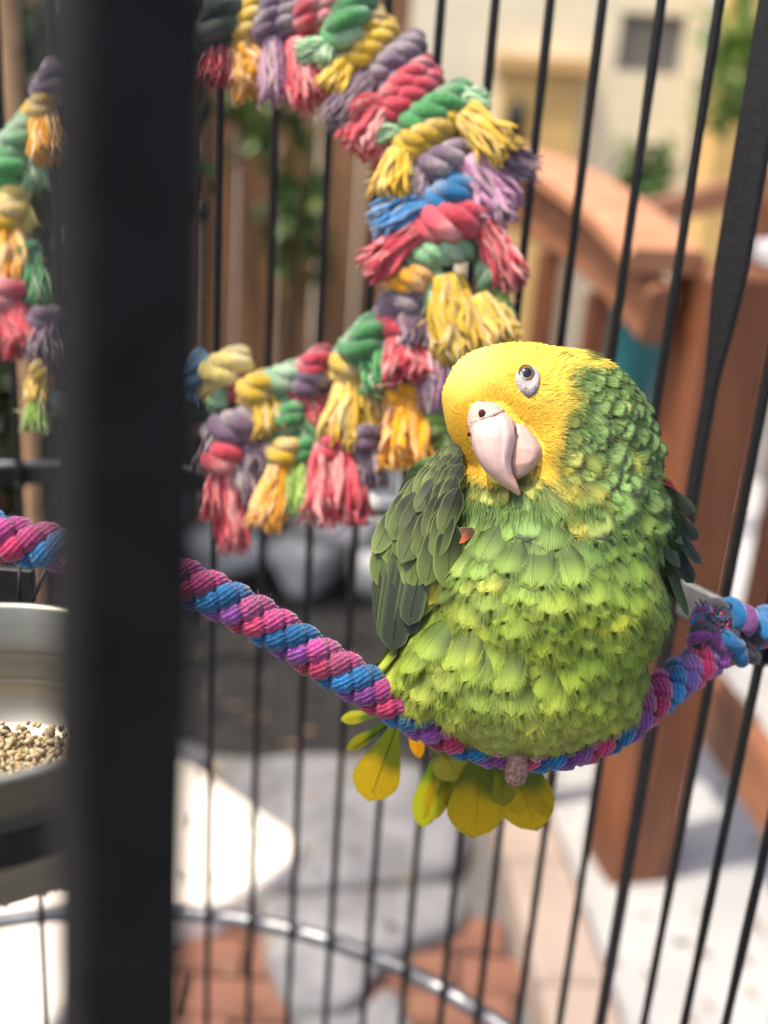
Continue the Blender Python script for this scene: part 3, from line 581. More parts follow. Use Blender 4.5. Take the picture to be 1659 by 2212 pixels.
kn = [  # colour, wrap from, wrap to, wrap thickness px, [(tail start, tail end, width, colour)]
 ('D', (500, -25), (440, 105), 62, [((470, 100), (462, 168), 60, 'R')]),
 ('Y', (560, -20), (508, 118), 46, [((515, 105), (560, 175), 84, 'O')]),
 ('P', (598, -20), (566, 90), 40, []), ('P', (636, -25), (600, 92), 38, [((590, 85), (596, 205), 52, 'K')]),
 ('R', (680, -25), (650, 72), 46, [((642, 90), (672, 218), 54, 'R')]), ('R', (718, -20), (682, 70), 40, []),
 ('G', (780, -5), (722, 98), 60, [((725, 95), (640, 104), 36, 'M'), ((715, 95), (700, 130), 34, 'M')]),
 ('Y', (818, 36), (752, 112), 40, []), ('Y', (842, 62), (752, 150), 44, [((755, 130), (708, 196), 56, 'Y')]),
 ('P', (900, 92), (800, 172), 46, [((800, 165), (715, 256), 52, 'P')]), ('P', (905, 130), (820, 205), 40, []),
 ('R', (918, 138), (818, 238), 44, []), ('R', (938, 168), (822, 262), 46, [((812, 215), (752, 232), 34, 'R'), ((820, 245), (770, 315), 66, 'R')]),
 ('G', (1000, 205), (862, 290), 56, [((995, 210), (1056, 212), 46, 'M'), ((862, 285), (796, 290), 36, 'M')]), ('G', (1000, 240), (880, 302), 40, []),
 ('Y', (1000, 246), (850, 330), 46, [((1000, 250), (1098, 335), 74, 'Y')]), ('Y', (985, 290), (846, 345), 38, [((866, 330), (848, 418), 66, 'Y'), ((872, 345), (878, 400), 30, 'C')]),
 ('P', (1010, 322), (905, 372), 50, [((1015, 330), (1162, 352), 42, 'P'), ((1010, 345), (1090, 470), 78, 'K'), ((910, 372), (900, 425), 42, 'P')]),
 ('B', (1025, 402), (925, 440), 52, [((930, 436), (806, 478), 56, 'B')]), ('B', (1005, 385), (940, 415), 40, []),
 ('R', (1045, 470), (905, 490), 60, [((1045, 480), (1105, 610), 60, 'R'), ((900, 500), (790, 572), 54, 'R')]), ('R', (1020, 500), (900, 515), 40, []),
 ('M', (1030, 530), (868, 562), 46, [((930, 560), (945, 670), 42, 'M')]), ('G', (1050, 560), (1058, 640), 40, [((1058, 610), (1082, 690), 48, 'L')]),
 ('O', (930, 600), (846, 606), 44, [((965, 600), (1000, 765), 84, 'Y'), ((1040, 640), (1090, 735), 62, 'Y')]),
 ('P', (920, 640), (832, 668), 50, [((880, 660), (900, 745), 90, 'P'), ((935, 700), (938, 870), 44, 'K')]), ('R', (840, 690), (812, 702), 28, []),
 ('R', (900, 710), (836, 700), 44, [((868, 735), (880, 815), 80, 'R')]),
 ('G', (815, 705), (752, 770), 56, [((800, 730), (832, 830), 62, 'G')]), ('L', (860, 790), (905, 850), 40, []),
 ('Y', (800, 780), (716, 800), 50, [((765, 800), (730, 955), 60, 'Y'), ((775, 810), (812, 925), 48, 'Y')]),
 ('O', (900, 850), (845, 852), 46, [((875, 855), (880, 995), 78, 'O')]), ('L', (955, 905), (925, 930), 40, [((950, 915), (975, 965), 46, 'L')]),
 ('R', (700, 770), (655, 805), 44, []), ('P', (695, 815), (634, 838), 50, []), ('R', (680, 850), (628, 846), 40, [((665, 850), (690, 910), 46, 'R')]),
 ('M', (650, 805), (578, 832), 48, [((640, 850), (590, 900), 40, 'G')]), ('Y', (585, 828), (530, 850), 50, [((560, 840), (590, 925), 52, 'Y'), ((550, 850), (538, 935), 30, 'C')]),
 ('R', (525, 818), (492, 858), 38, []), ('C', (520, 782), (434, 818), 56, [((470, 800), (432, 850), 40, 'C')]), ('S', (432, 778), (402, 835), 44, [((420, 800), (395, 850), 38, 'S')]),
 ('M', (500, 850), (450, 870), 36, []), ('P', (575, 905), (455, 935), 56, [((545, 930), (568, 1010), 60, 'P'), ((500, 930), (540, 1080), 50, 'P'), ((470, 930), (445, 1010), 54, 'P')]),
 ('G', (650, 870), (600, 930), 44, [((640, 900), (675, 955), 44, 'G'), ((610, 930), (600, 1000), 40, 'G')]),
 ('R', (510, 980), (452, 1000), 54, [((490, 1000), (505, 1178), 54, 'R'), ((470, 1000), (462, 1110), 48, 'R')]),
 ('Y', (640, 960), (594, 985), 46, [((615, 985), (568, 1128), 52, 'O'), ((625, 990), (632, 1060), 36, 'Y')]),
 ('G', (670, 955), (640, 985), 40, [((650, 985), (645, 1098), 52, 'L')]), ('R', (735, 960), (700, 975), 46, [((718, 970), (728, 1118), 92, 'R')]),
 ('P', (812, 930), (765, 960), 46, [((800, 950), (810, 1040), 46, 'P'), ((770, 960), (760, 1030), 46, 'P')]),
 ('P', (126, 150), (92, 205), 44, []), ('Y', (118, 210), (70, 248), 40, [((95, 240), (112, 335), 62, 'O')]),
 ('M', (70, 265), (10, 330), 48, [((60, 310), (75, 395), 46, 'M')]), ('G', (50, 330), (-30, 400), 52, []), ('C', (45, 415), (-20, 432), 40, [((40, 430), (70, 482), 26, 'C')]),
 ('Y', (45, 460), (-20, 475), 50, [((12, 470), (15, 605), 70, 'O')]), ('G', (70, 540), (40, 560), 40, [((62, 550), (75, 650), 58, 'G')]),
 ('R', (40, 630), (-30, 640), 56, [((20, 650), (55, 745), 60, 'R'), ((10, 650), (-12, 752), 56, 'R')]), ('P', (120, 680), (64, 700), 44, [((100, 690), (95, 770), 60, 'P')]),
 ('Y', (88, 785), (82, 820), 30, [((84, 800), (80, 870), 36, 'Y'), ((82, 860), (78, 920), 44, 'L')]),
]
r = np.random.default_rng(12)
for ci, a, b_, th, tails in kn:
    th *= 1.32
    mx, my = (a[0] + b_[0]) / 2, (a[1] + b_[1]) / 2; d = near_depth(mx, my); px = d / F
    rad = th * px / 2; ctr = P(mx, my, d - th * px * .55)
    pts = [P(*a, d + .012), P(a[0] * .8 + b_[0] * .2, a[1] * .8 + b_[1] * .2, d - rad * 1.0), P(mx, my, d - rad * 1.6), P(a[0] * .2 + b_[0] * .8, a[1] * .2 + b_[1] * .8, d - rad * 1.0), P(*b_, d + .012)]
    m_ = MB(); L = math.hypot(a[0] - b_[0], a[1] - b_[1]); twist(m_, pts, rad, tc[ci] * r.uniform(.88, 1.08), r, max(1.1, L / th * .95))
    ko = m_.build('rope_knot', m_cotton, ty)
    for p0, p1, wd, c2 in tails:
        m_ = MB(); tassel(m_, p0, d - rad * 1.1, p1, d - rad * 1.1 - r.uniform(-.004, .006), wd * px * 1.45, tc[c2] * r.uniform(.92, 1.1), r, n=int(44 + wd * .8)); m_.build('tassel', m_fray, ko)

# ================================================================== parrot
D0 = .555; s = D0 / F                                               # metres per grid unit at the bird
def A(px, py, q): k = 1 + q * s / D0; return np.array([CX + (px - CX) * k, CY + (py - CY) * k, q], float)
def W3(p):                                                          # bird frame (right, down, away) -> world
    p = np.atleast_2d(p); c = np.stack([(p[:, 0] - CX) * s, -(p[:, 1] - CY) * s, -(D0 + p[:, 2] * s)], 1); return EYE + c @ M.T
def app(p): p = np.atleast_2d(p); k = 1 + p[:, 2] * s / D0; return CX + (p[:, 0] - CX) / k, CY + (p[:, 1] - CY) / k
def D3(d): d = np.atleast_2d(d); return (d * [1, -1, -1]) @ M.T
EL = [  # centre px, py, depth, radii x y depth
 (1118, 892, -28, 148, 140, 122), (1062, 858, -50, 94, 94, 86), (1212, 884, 0, 150, 126, 132), (1180, 985, -40, 104, 100, 110), (1255, 962, 12, 150, 158, 150),
 (1215, 1120, 0, 194, 180, 168), (1080, 1090, 20, 112, 120, 106), (1180, 1280, -15, 228, 220, 198), (1120, 1415, -10, 240, 178, 192), (930, 1430, -10, 80, 92, 106), (1255, 1445, -5, 116, 120, 136), (1130, 1530, 0, 165, 72, 112),
 (935, 1120, 45, 86, 140, 76), (1428, 1150, 80, 46, 110, 80)]
EC = np.array([A(*e[:3]) for e in EL]); ER = np.array([e[3:] for e in EL], float)
def sdf(p):
    p = np.atleast_2d(p); q = (p[:, None] - EC[None]) / ER[None]; l = np.linalg.norm(q, axis=2) + 1e-9
    d = (l - 1) * l / (np.linalg.norm(q / ER[None], axis=2) + 1e-9); k = 16.
    return -k * np.log(np.exp(np.clip(-d / k, -60, 60)).sum(1))
def grad(p, h=1.5):
    g_ = np.stack([sdf(p + np.eye(3)[i] * h) - sdf(p - np.eye(3)[i] * h) for i in range(3)], 1); return g_ / (np.linalg.norm(g_, axis=1)[:, None] + 1e-9)
def to_surf(p, n=6):
    p = np.atleast_2d(np.array(p, float))
    for _ in range(n): p = p - grad(p) * sdf(p)[:, None] * .9
    return p
def front(px, py):                                                  # nearest surface point seen at a grid position
    px, py = np.atleast_1d(px).astype(float), np.atleast_1d(py).astype(float); q = np.full(len(px), -330.)
    hit = np.zeros(len(px), bool)
    for _ in range(90):
        k = 1 + q * s / D0; p = np.stack([CX + (px - CX) * k, CY + (py - CY) * k, q], 1); d = sdf(p); q = q + np.clip(d, -20, 40) * .8
    return p, np.abs(d) < 3
YEL, YEL2 = lin(234, 204, 84), lin(228, 188, 58); NAP = lin(108, 134, 74); LIME = lin(122, 145, 56); DKG = lin(62, 84, 44)
def sstep(x, a, b): t = np.clip((x - a) / (b - a), 0, 1); return t * t * (3 - 2 * t)
def nz(p, f, sd=0): return np.sin(p[:, 0] * f + sd) * np.sin(p[:, 1] * f * 1.3 + 1.7 * sd) + np.sin(p[:, 2] * f * .9 + p[:, 0] * f * .6 + sd * 3) * .6
def yellow_mask(p):
    x, y = app(p); bx = np.interp(y, [720, 790, 850, 900, 950, 1000, 1050, 1100], [1265, 1240, 1235, 1222, 1206, 1200, 1190, 1100])
    m = 1 - sstep(x + 14 * nz(p, .045), bx - 22, bx + 26)
    m *= 1 - sstep(y + 12 * nz(p, .05, 2), 1018, 1062)
    m = np.maximum(m, (1 - sstep(np.hypot((x - 1285) / 34, (y - 783) / 12), .6, 1.2)) * .9)
    m = np.maximum(m, (1 - sstep(np.hypot((x - 1215) / 60, (y - 1058) / 26), .5, 1.2)) * .4)
    m *= 1 - sstep(y, 985, 1000) * (1 - sstep(x, 990, 1010)); m *= 1 - sstep(-x, -985, -965) * sstep(y, 930, 955)
    m *= 1 - .5 * (1 - sstep(np.hypot((x - 1215) / 20, (y - 770) / 12), .4, 1.2))
    return m * (p[:, 2] < 75)
def plum(p):                                                        # plumage colour by place on the bird
    x, y = app(p); m = yellow_mask(p)[:, None]
    t = sstep(y, 1010, 1130)[:, None]; c = NAP * (1 - t) + lin(104, 134, 66) * t
    t = sstep(y, 1120, 1260)[:, None]; c = c * (1 - t) + LIME * t
    t = sstep(y, 1380, 1560)[:, None]; c = c * (1 - t) + lin(150, 162, 82) * t
    side = sstep(x, 1330, 1425)[:, None] * sstep(y, 1000, 1100)[:, None]; c = c * (1 - .5 * side) + lin(92, 108, 62) * .5 * side
    bk = sstep(p[:, 2], 30, 110)[:, None]; c = c * (1 - bk) + lin(72, 110, 50) * bk
    fl = (sstep(-x, -930, -850) * sstep(y, 1330, 1400))[:, None]; c = c * (1 - .5 * fl) + lin(182, 188, 70) * .5 * fl
    wg = (sstep(-x, -1010, -975) * (1 - sstep(y, 1260, 1330)) * sstep(y, 985, 1010))[:, None]; c = c * (1 - wg) + DKG * .6 * wg
    wr = (sstep(x, 1425, 1445) * sstep(y, 1020, 1060))[:, None]; c = c * (1 - wr) + DKG * .5 * wr
    return c * (1 - m) + (YEL * .6 + YEL2 * .4) * m
# ---- body: one continuous skin under the plumage
import bmesh
bm = bmesh.new()
for c_, r_ in zip(EC, ER):
    t = bmesh.ops.create_icosphere(bm, subdivisions=3, radius=1)
    for v_ in t['verts']: v_.co = Vector(np.array(v_.co) * r_ * 1.0 + c_)
me = bpy.data.meshes.new('tmp'); bm.to_mesh(me); bm.free(); to = bpy.data.objects.new('tmp', me); COL.objects.link(to)
md = to.modifiers.new('r', 'REMESH'); md.mode = 'VOXEL'; md.voxel_size = 8.0
ev = to.evaluated_get(bpy.context.evaluated_depsgraph_get()); em = ev.to_mesh()
bv = np.array([v_.co for v_ in em.vertices]); bf = [tuple(q.vertices) for q in em.polygons]; ev.to_mesh_clear()
bpy.data.objects.remove(to); bpy.data.meshes.remove(me)
bv = to_surf(bv, 7); bn = grad(bv)
bird = thing('parrot', W3(A(1110, 1625, 0))[0], 'fluffed up green parrot with yellow head and pale hooked beak on the rope perch', 'parrot')
obj('body', mesh('body', W3(bv - bn * 3), [f_ for f_ in bf], m_skin, plum(bv) * (.5 + .4 * yellow_mask(bv)[:, None])), bird)

# ---- feather shapes
def feather(kind, sd):
    r = np.random.default_rng(sd); V, Fc, C, U = [], [], [], []
    Wd, nt_, rnd, fr, cam = {'breast': (.45, 13, .55, .22, .16), 'nape': (.40, 11, .56, .15, .06), 'covert': (.22, 14, .55, .0, .16), 'flight': (.13, 12, .5, .0, .05), 'tail': (.24, 16, .5, .0, .05)}[kind]
    def hw(t):
        if kind == 'flight': return Wd * min(1, (t / .12) ** .6 if t > 0 else 0) * (1 - max(0, (t - .8) / .2) ** 2.4) ** .6
        if kind == 'tail': return Wd * (.2 + .8 * sstep(t, .1, .8)) * (max(0, 1 - max(0, (t - .74) / .26) ** 1.8)) ** .62
        if kind == 'covert': return Wd * (min(1, t / .3) ** .5 if t > 0 else 0) * (max(0, 1 - max(0, (t - .6) / .4) ** 2.0)) ** .62
        return Wd * (min(1, t / .38) ** .6 if t > 0 else 0) * (max(0, 1 - max(0, (t - rnd) / (1 - rnd)) ** 2.1)) ** .55
    us = [-1, -.82, -.64, -.48, -.32, -.16, 0, .16, .32, .48, .64, .82, 1]; ts = np.linspace(0, 1, nt_ + 1); nu = len(us); k0 = r.uniform(.0, .04) if kind == 'nape' else r.uniform(.04, .12); asym = r.uniform(-.06, .06)
    cut = {round(u, 2): (r.uniform(0, .035) if r.random() < .75 else r.uniform(.04, .09)) * (0 if kind in ('flight',) else .35 if kind in ('covert', 'tail') else 1) for u in us}
    def pt(u, t, w_):
        t = t - cut.get(round(u, 2), .03) * max(0, (t - .6) / .4) ** 1.5; x_ = u * w_; return [x_ + asym * t * t, t, -cam * (u * w_ / Wd) ** 2 * Wd - k0 * t ** 2 + .1 * t]
    def colr(u, t):
        a = abs(u)
        if kind == 'breast': b = .42 + .70 * sstep(t, .36, .80) - .12 * sstep(t, .88, 1.) - .28 * sstep(a, .5, 1.) + .10 * math.sin(u * 6 + sd) * t; cc = np.array([b * (.92 + .22 * t), b, b * (.95 - .15 * t)]); cc *= 1 - .22 * sstep(a, .72, 1.) * (r.random() < 2); return cc + .0  # dark green root, which also carries the shade between the rows
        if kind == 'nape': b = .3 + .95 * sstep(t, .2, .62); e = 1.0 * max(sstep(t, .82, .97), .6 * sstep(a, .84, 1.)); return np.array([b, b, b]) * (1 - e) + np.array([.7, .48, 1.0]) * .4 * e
        if kind == 'covert': b = (.14 + .95 * sstep(t, .25, .85)) * (1 + .08 * math.sin(u * 4 + sd) - .05 * (u < 0)) - .03 * (a < .1); e = max(sstep(a, .84, 1) * .5, sstep(t, .9, .99) * .45); return np.array([b, b, b]) * (1 - e) + np.array([2.6, 2.3, 1.9]) * e
        if kind == 'flight': b = .8; e = sstep(a, .7, 1); return np.array([b, b, b]) * (1 - e) + np.array([2.8, 2.5, 2.0]) * e
        e = sstep(t + .05 * math.sin(u * 3), .5, .68); e2 = sstep(a, .7, 1) * .5; cc = np.array([.26, .42, .5]) * (1 - e) + np.array([1.25, 1.05, .6]) * e; return cc * (1 - e2) + cc * np.array([.7, .95, .8]) * e2
    for t in ts:
        w_ = hw(t)
        for u in us: V.append(pt(u, t, w_)); C.append(colr(u, t)); U.append((u * w_ / Wd, t))
    for i in range(nt_):
        for j in range(nu - 1): Fc.append((i * nu + j, i * nu + j + 1, i * nu + nu + j + 1, i * nu + nu + j))
    if fr:                                                           # loose barbs beyond the vane edge
        nb = 84; gap = r.uniform(0, 1, 60)
        for sgn in (-1, 1):
            for i in range(nb):
                t = .32 + .68 * (i / (nb - 1)) ** .8; w_ = hw(min(t, .985)); p = np.array(pt(sgn * .97, min(t, .985), w_)); u_ = t
                clump = .12 * math.sin(i * .7 + sd) ; ang = math.atan2(abs(p[0]) + 1e-6, max(p[1] - .30, .05)) * .9 + clump * .6; L = fr * (.55 + .45 * sstep(t, .4, .8)) * r.uniform(.5, 1.2) * (.7 + .5 * t)
                if t > .93: p = np.array(pt(sgn * (1 - t) / .07 * .97, .975, max(hw(.975), .01)))
                d = np.array([sgn * math.sin(ang), math.cos(ang), r.uniform(-.15, .1)]); n_ = np.array([d[1], -d[0], 0]) * .0034
                b0 = p - d * .05; m_ = p + d * L * .55; e = p + d * L + np.array([0, 0, -.12 * L])
                k = len(V); V += [(b0 - n_).tolist(), (b0 + n_).tolist(), (m_ + n_ * .8).tolist(), (m_ - n_ * .8).tolist(), e.tolist()]
                cc = colr(sgn * .6, t) * r.uniform(.85, 1.15); tipc = np.array([1.3, 1.2, 1.25]) if kind == 'breast' else np.array([.42, .36, .55])
                C += [cc, cc, cc * .4 + tipc * .6, cc * .4 + tipc * .6, tipc]; U += [(0, t)] * 5
                Fc += [(k, k + 1, k + 2, k + 3), (k + 3, k + 2, k + 4)]
    # the shaft
    k = len(V)
    for t in np.linspace(0, .9, 6):
        p = np.array(pt(0, t, hw(t))); q = (.012 * (1 - t) + .003) * (.25 if kind in ('tail', 'covert') else 1)
        V += [(p + [-q, 0, .004]).tolist(), (p + [0, 0, .012]).tolist(), (p + [q, 0, .004]).tolist()]; cc = colr(0, t) * (1.05 if kind in ('tail', 'covert') else .92); C += [cc] * 3; U += [(0, 0)] * 3
    for i in range(5): a_ = k + i * 3; Fc += [(a_, a_ + 1, a_ + 4, a_ + 3), (a_ + 1, a_ + 2, a_ + 5, a_ + 4)]
    return np.array(V, float), Fc, np.clip(np.array(C, float), 0.01, 3), np.array(U, float)
FS = {k: [feather(k, i * 7 + 3) for i in range(n)] for k, n in (('breast', 9), ('nape', 6), ('covert', 5), ('flight', 4), ('tail', 4))}
FM = {k: [mesh(k + '_feather', *f_[:2], m_tail if k == 'tail' else m_wing if k in ('covert', 'flight') else m_feather, f_[2], f_[3]) for f_ in v_] for k, v_ in FS.items()}
def fmat(p, n, d, L, Wf, lift, roll=0., sink=0.):                    # p, n, d in the bird frame -> world matrix
    n = n / np.linalg.norm(n); d = d - n * d.dot(n); d /= np.linalg.norm(d) + 1e-9
    y = d * math.cos(lift) + n * math.sin(lift); z = n * math.cos(lift) - d * math.sin(lift)
    x = np.cross(y, z); z2 = z * math.cos(roll) + x * math.sin(roll); p = p - n * sink
    yw, zw = D3(y)[0], D3(z2)[0]; xw = np.cross(yw, zw); pw_ = W3(p)[0]; a = L * s; b = L * s * Wf
    return Matrix([[xw[0] * b, yw[0] * a, zw[0] * a, pw_[0]], [xw[1] * b, yw[1] * a, zw[1] * a, pw_[1]], [xw[2] * b, yw[2] * a, zw[2] * a, pw_[2]], [0, 0, 0, 1]])
def put(kind, name, mw, col, parent, r):
    o = obj(name, FM[kind][r.integers(len(FM[kind]))], parent, mw); o.color = (*np.clip(col, .002, 1), 1); return o
def bake(kind, lst, name, parent, r):                                # many small feathers joined into one part
    b = MB()
    for mw, col in lst:
        V, Fc, C, U = FS[kind][r.integers(len(FS[kind]))]; m_ = np.array(mw)
        b.add(V @ m_[:3, :3].T + m_[:3, 3], Fc, np.clip(C * col, .002, 1), U)
    o = b.build(name, m_tail if kind == 'tail' else m_feather, parent, kind='stuff'); o.color = (1, 1, 1, 1); return o
def flow(p):                                                         # lie of the plumage
    x, y = app(p); d = np.stack([np.zeros(len(p)), np.ones(len(p)), np.zeros(len(p))], 1)
    d[:, 0] = (x - 1175) / 520 * sstep(y, 1000, 1150); lo = sstep(y, 1330, 1480) * sstep(-x, -1010, -900); d[:, 0] -= lo * .55
    hd = 1 - sstep(y, 1010, 1120); bx, by = 1075., 930.; rd = np.stack([x - bx, y - by, np.full(len(p), 40.)], 1); rd /= np.linalg.norm(rd, axis=1)[:, None]
    nb = sstep(x, 1180, 1280)[:, None] * .8; rd = rd * (1 - nb) + np.array([.75, .62, .3]) * nb
    d = d * (1 - hd[:, None]) + rd * hd[:, None]; return d / np.linalg.norm(d, axis=1)[:, None]
r = np.random.default_rng(21)
# ---- rows of body feathers, bottom row first
big, rest = [], []
for iy, py in enumerate(np.arange(1640, 985, -40.)):
    nrow = 41
    for ia in range(nrow):
        a = (ia + .5 * (iy % 2)) / nrow * 6.2832 + r.normal(0, .025); y_ = py + r.normal(0, 6)
        ax = np.interp(y_, [1040, 1150, 1300, 1450, 1620], [1215, 1215, 1180, 1125, 1130]); dr = np.array([math.sin(a), 0, -math.cos(a)])
        lo_, hi_ = 20., 420.
        for _ in range(22):
            md_ = (lo_ + hi_) / 2
            if sdf(A(ax, min(y_, 1590), 0) + dr * md_ * [1, 0, 1])[0] < 0: lo_ = md_
            else: hi_ = md_
        p = A(ax, min(y_, 1590), 0) + dr * lo_
        x, y = app(p); x, y = x[0], y[0]
        if x < 985 and y < 1290: continue
        if x > 1428 and y < 1300: continue
        if y < 1030 + 20 * math.sin(x * .03) and (x < 1120 or r.random() < .5): continue
        n_ = grad(p[None])[0]; d = flow(p[None])[0] + r.normal(0, .10, 3)
        if n_[1] < -.55: continue
        fine = sstep(y, 1420, 1560); L = (104 - 24 * fine) * r.uniform(.85, 1.15); L *= 1 - .12 * sstep(-y, -1130, -1050)
        col = plum(p[None])[0] * r.uniform(.82, 1.18) * np.array([r.uniform(.9, 1.12), 1, r.uniform(.8, 1.2)])
        if r.random() < .04: col = col * .75 + lin(190, 184, 70) * .25
        ym = yellow_mask(p[None])[0]; L *= 1 - .45 * sstep(ym, .08, .4); col = col * (1 - .35 * ym) + lin(128, 144, 70) * .35 * ym
        mw = fmat(p, n_, d, L, r.uniform(.7, .9), r.uniform(.07, .18), r.normal(0, .1), sink=5)
        front_ = (n_[2] < .15)
        (big if front_ else rest).append((mw, col, -n_[2]))
big.sort(key=lambda t: -t[2]); print('breast', len(big), len(rest))
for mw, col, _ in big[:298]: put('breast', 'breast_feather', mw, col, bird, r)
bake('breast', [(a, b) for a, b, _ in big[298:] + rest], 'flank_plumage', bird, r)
# ---- neck and nape scallops, plus crown, picked evenly over the skin
def sites(mask_f, gap, seed):
    rr = np.random.default_rng(seed); idx = np.where(mask_f(bv))[0]; rr.shuffle(idx); keep = []; cell = {}
    for i in idx:
        p = bv[i]; k = tuple((p // gap).astype(int)); ok = True
        for dx in (-1, 0, 1):
            for dy in (-1, 0, 1):
                for dz in (-1, 0, 1):
                    for j in cell.get((k[0] + dx, k[1] + dy, k[2] + dz), ()):
                        if ((bv[j] - p) ** 2).sum() < gap * gap: ok = False
        if ok: keep.append(i); cell.setdefault(k, []).append(i)
    return np.array(keep)
def nmask(p): x, y = app(p); return (yellow_mask(p) < .45) & (y < 1062 + 34 * nz(p, .06, 3)) & ((x > 1190) | (y > 1020) | (p[:, 2] > 40)) & (x > 1005) & ~((x > 1412) & (y > 1000))
ns_ = sites(nmask, 19, 2); nb_, nr_ = [], []
for i in ns_:
    p = bv[i]; n_ = bn[i]; x, y = app(p); x, y = x[0], y[0]; d = flow(p[None])[0] + r.normal(0, .12, 3)
    L = np.interp(y, [780, 900, 1000, 1090], [34, 48, 64, 86]) * r.uniform(.8, 1.2); col = plum(p[None])[0] * r.uniform(.65, 1.3); ym = yellow_mask(p[None])[0]; L *= 1 - .4 * sstep(ym, .1, .4)
    if x > 1330: col = col * .85
    if r.random() < .03: col = col * .75 + lin(200, 190, 80) * .25
    nb_.append((fmat(p, n_, d, L, r.uniform(.8, 1.05), r.uniform(.05, .15) + .28 * r.random() * sstep(x, 1320, 1400) + .1 * r.random() * sstep(x, 1260, 1320), r.normal(0, .12), sink=4), col, -n_[2]))
nb_.sort(key=lambda t: -t[2]); print('nape', len(nb_))
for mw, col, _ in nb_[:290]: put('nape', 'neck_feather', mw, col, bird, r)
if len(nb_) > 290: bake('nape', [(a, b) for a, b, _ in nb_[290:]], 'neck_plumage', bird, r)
# ---- short plush of the yellow head
def inpoly(x, y, pg):
    c = np.zeros(len(x), bool); n = len(pg)
    for i in range(n):
        (x0, y0), (x1, y1) = pg[i], pg[i - 1]
        k = ((y0 > y) != (y1 > y)) & (x < (x1 - x0) * (y - y0) / (y1 - y0 + 1e-9) + x0); c ^= k
    return c
def hmask(p): x, y = app(p); return (yellow_mask(p) > .12) & (y < 1100)
tri = np.array([(q[0], q[1], q[2]) for q in bf] + [(q[0], q[2], q[3]) for q in bf if len(q) == 4])
ctr = bv[tri].mean(1); ok = hmask(ctr); tri = tri[ok]
ar = np.linalg.norm(np.cross(bv[tri[:, 1]] - bv[tri[:, 0]], bv[tri[:, 2]] - bv[tri[:, 0]]), axis=1); NH = 42000
ti = r.choice(len(tri), NH, p=ar / ar.sum()); w1, w2 = r.random((2, NH)); fl_ = w1 + w2 > 1; w1[fl_], w2[fl_] = 1 - w1[fl_], 1 - w2[fl_]
hp = bv[tri[ti, 0]] * (1 - w1 - w2)[:, None] + bv[tri[ti, 1]] * w1[:, None] + bv[tri[ti, 2]] * w2[:, None]; hp = to_surf(hp, 2); hn = grad(hp)
hx, hy = app(hp); bd = np.hypot(hx - 1075, hy - 945); ed = np.hypot((hx - 1140) / 31, (hy - 820) / 37); bk_ = inpoly(hx, hy, [(1012, 868), (1088, 866), (1120, 903), (1150, 922), (1178, 966), (1168, 1005), (1132, 1040), (1128, 1078), (1103, 1068), (1050, 1033), (1012, 960)])
kp = (ed > .8) & ~bk_; hp, hn, hx, hy, bd, ed = hp[kp], hn[kp], hx[kp], hy[kp], bd[kp], ed[kp]
hd_ = flow(hp); eyd = np.stack([hx - 1140, hy - 815, np.zeros(len(hx))], 1); eyd /= np.linalg.norm(eyd, axis=1)[:, None] + 1e-9; we = np.clip(1.8 - ed, 0, .7)[:, None]; hd_ = hd_ * (1 - we) + eyd * we
hd_ = hd_ - hn * (hd_ * hn).sum(1)[:, None]; hd_ /= np.linalg.norm(hd_, axis=1)[:, None] + 1e-9
hd_ += .28 * np.stack([nz(hp, .05, 1), nz(hp, .06, 4), nz(hp, .055, 7)], 1) * .5
hc = plum(hp); pale = (sstep(-hx, -1120, -1000) * sstep(-hy, -880, -800) * yellow_mask(hp))[:, None]; hc = hc * (1 - pale * .75) + lin(248, 224, 120) * pale * .75; hL = np.interp(bd, [60, 130, 220], [7, 11, 22]) * r.uniform(.7, 1.25, len(hp)); b = MB(); HV, HF, HC = [], [], []
orange = np.maximum(sstep(-bd, -125, -80) * .55, .4 * (1 - sstep(np.hypot((hx - 1180) / 50, (hy - 960) / 90), .5, 1.2)))[:, None]; hc = hc * (1 - orange) + lin(236, 174, 34) * orange
for i in range(len(hp)):
    n_, d = hn[i], hd_[i] + r.normal(0, .1, 3); d /= np.linalg.norm(d); sdv = np.cross(n_, d); sdv /= np.linalg.norm(sdv) + 1e-9; L = hL[i]; p = hp[i] - n_ * 1.5; wv = L * r.uniform(.05, .10)
    lift = r.uniform(.0, .11); q1 = p + d * L * .5 + n_ * L * lift * .7; q2 = p + d * L + n_ * L * lift; k = len(HV)
    HV += [p - sdv * wv * .6, p + sdv * wv * .6, q1 + sdv * wv, q1 - sdv * wv, q2 + sdv * wv * .3 , q2 - sdv * wv * .3]; HF += [(k, k + 1, k + 2, k + 3), (k + 3, k + 2, k + 4, k + 5)]
    c0 = hc[i] * r.uniform(.88, 1.08) * np.array([1, r.uniform(.9, 1.06), r.uniform(.7, 1.4)]); HC += [c0 * .94, c0 * .94, c0, c0, np.clip(c0 * 1.1 + .01, 0, 1), np.clip(c0 * 1.18 + .02, 0, 1)]
obj('head_plumage', mesh('head_plumage', W3(np.array(HV)), HF, m_fluff, np.clip(np.array(HC), .002, 1)), bird, kind='stuff')

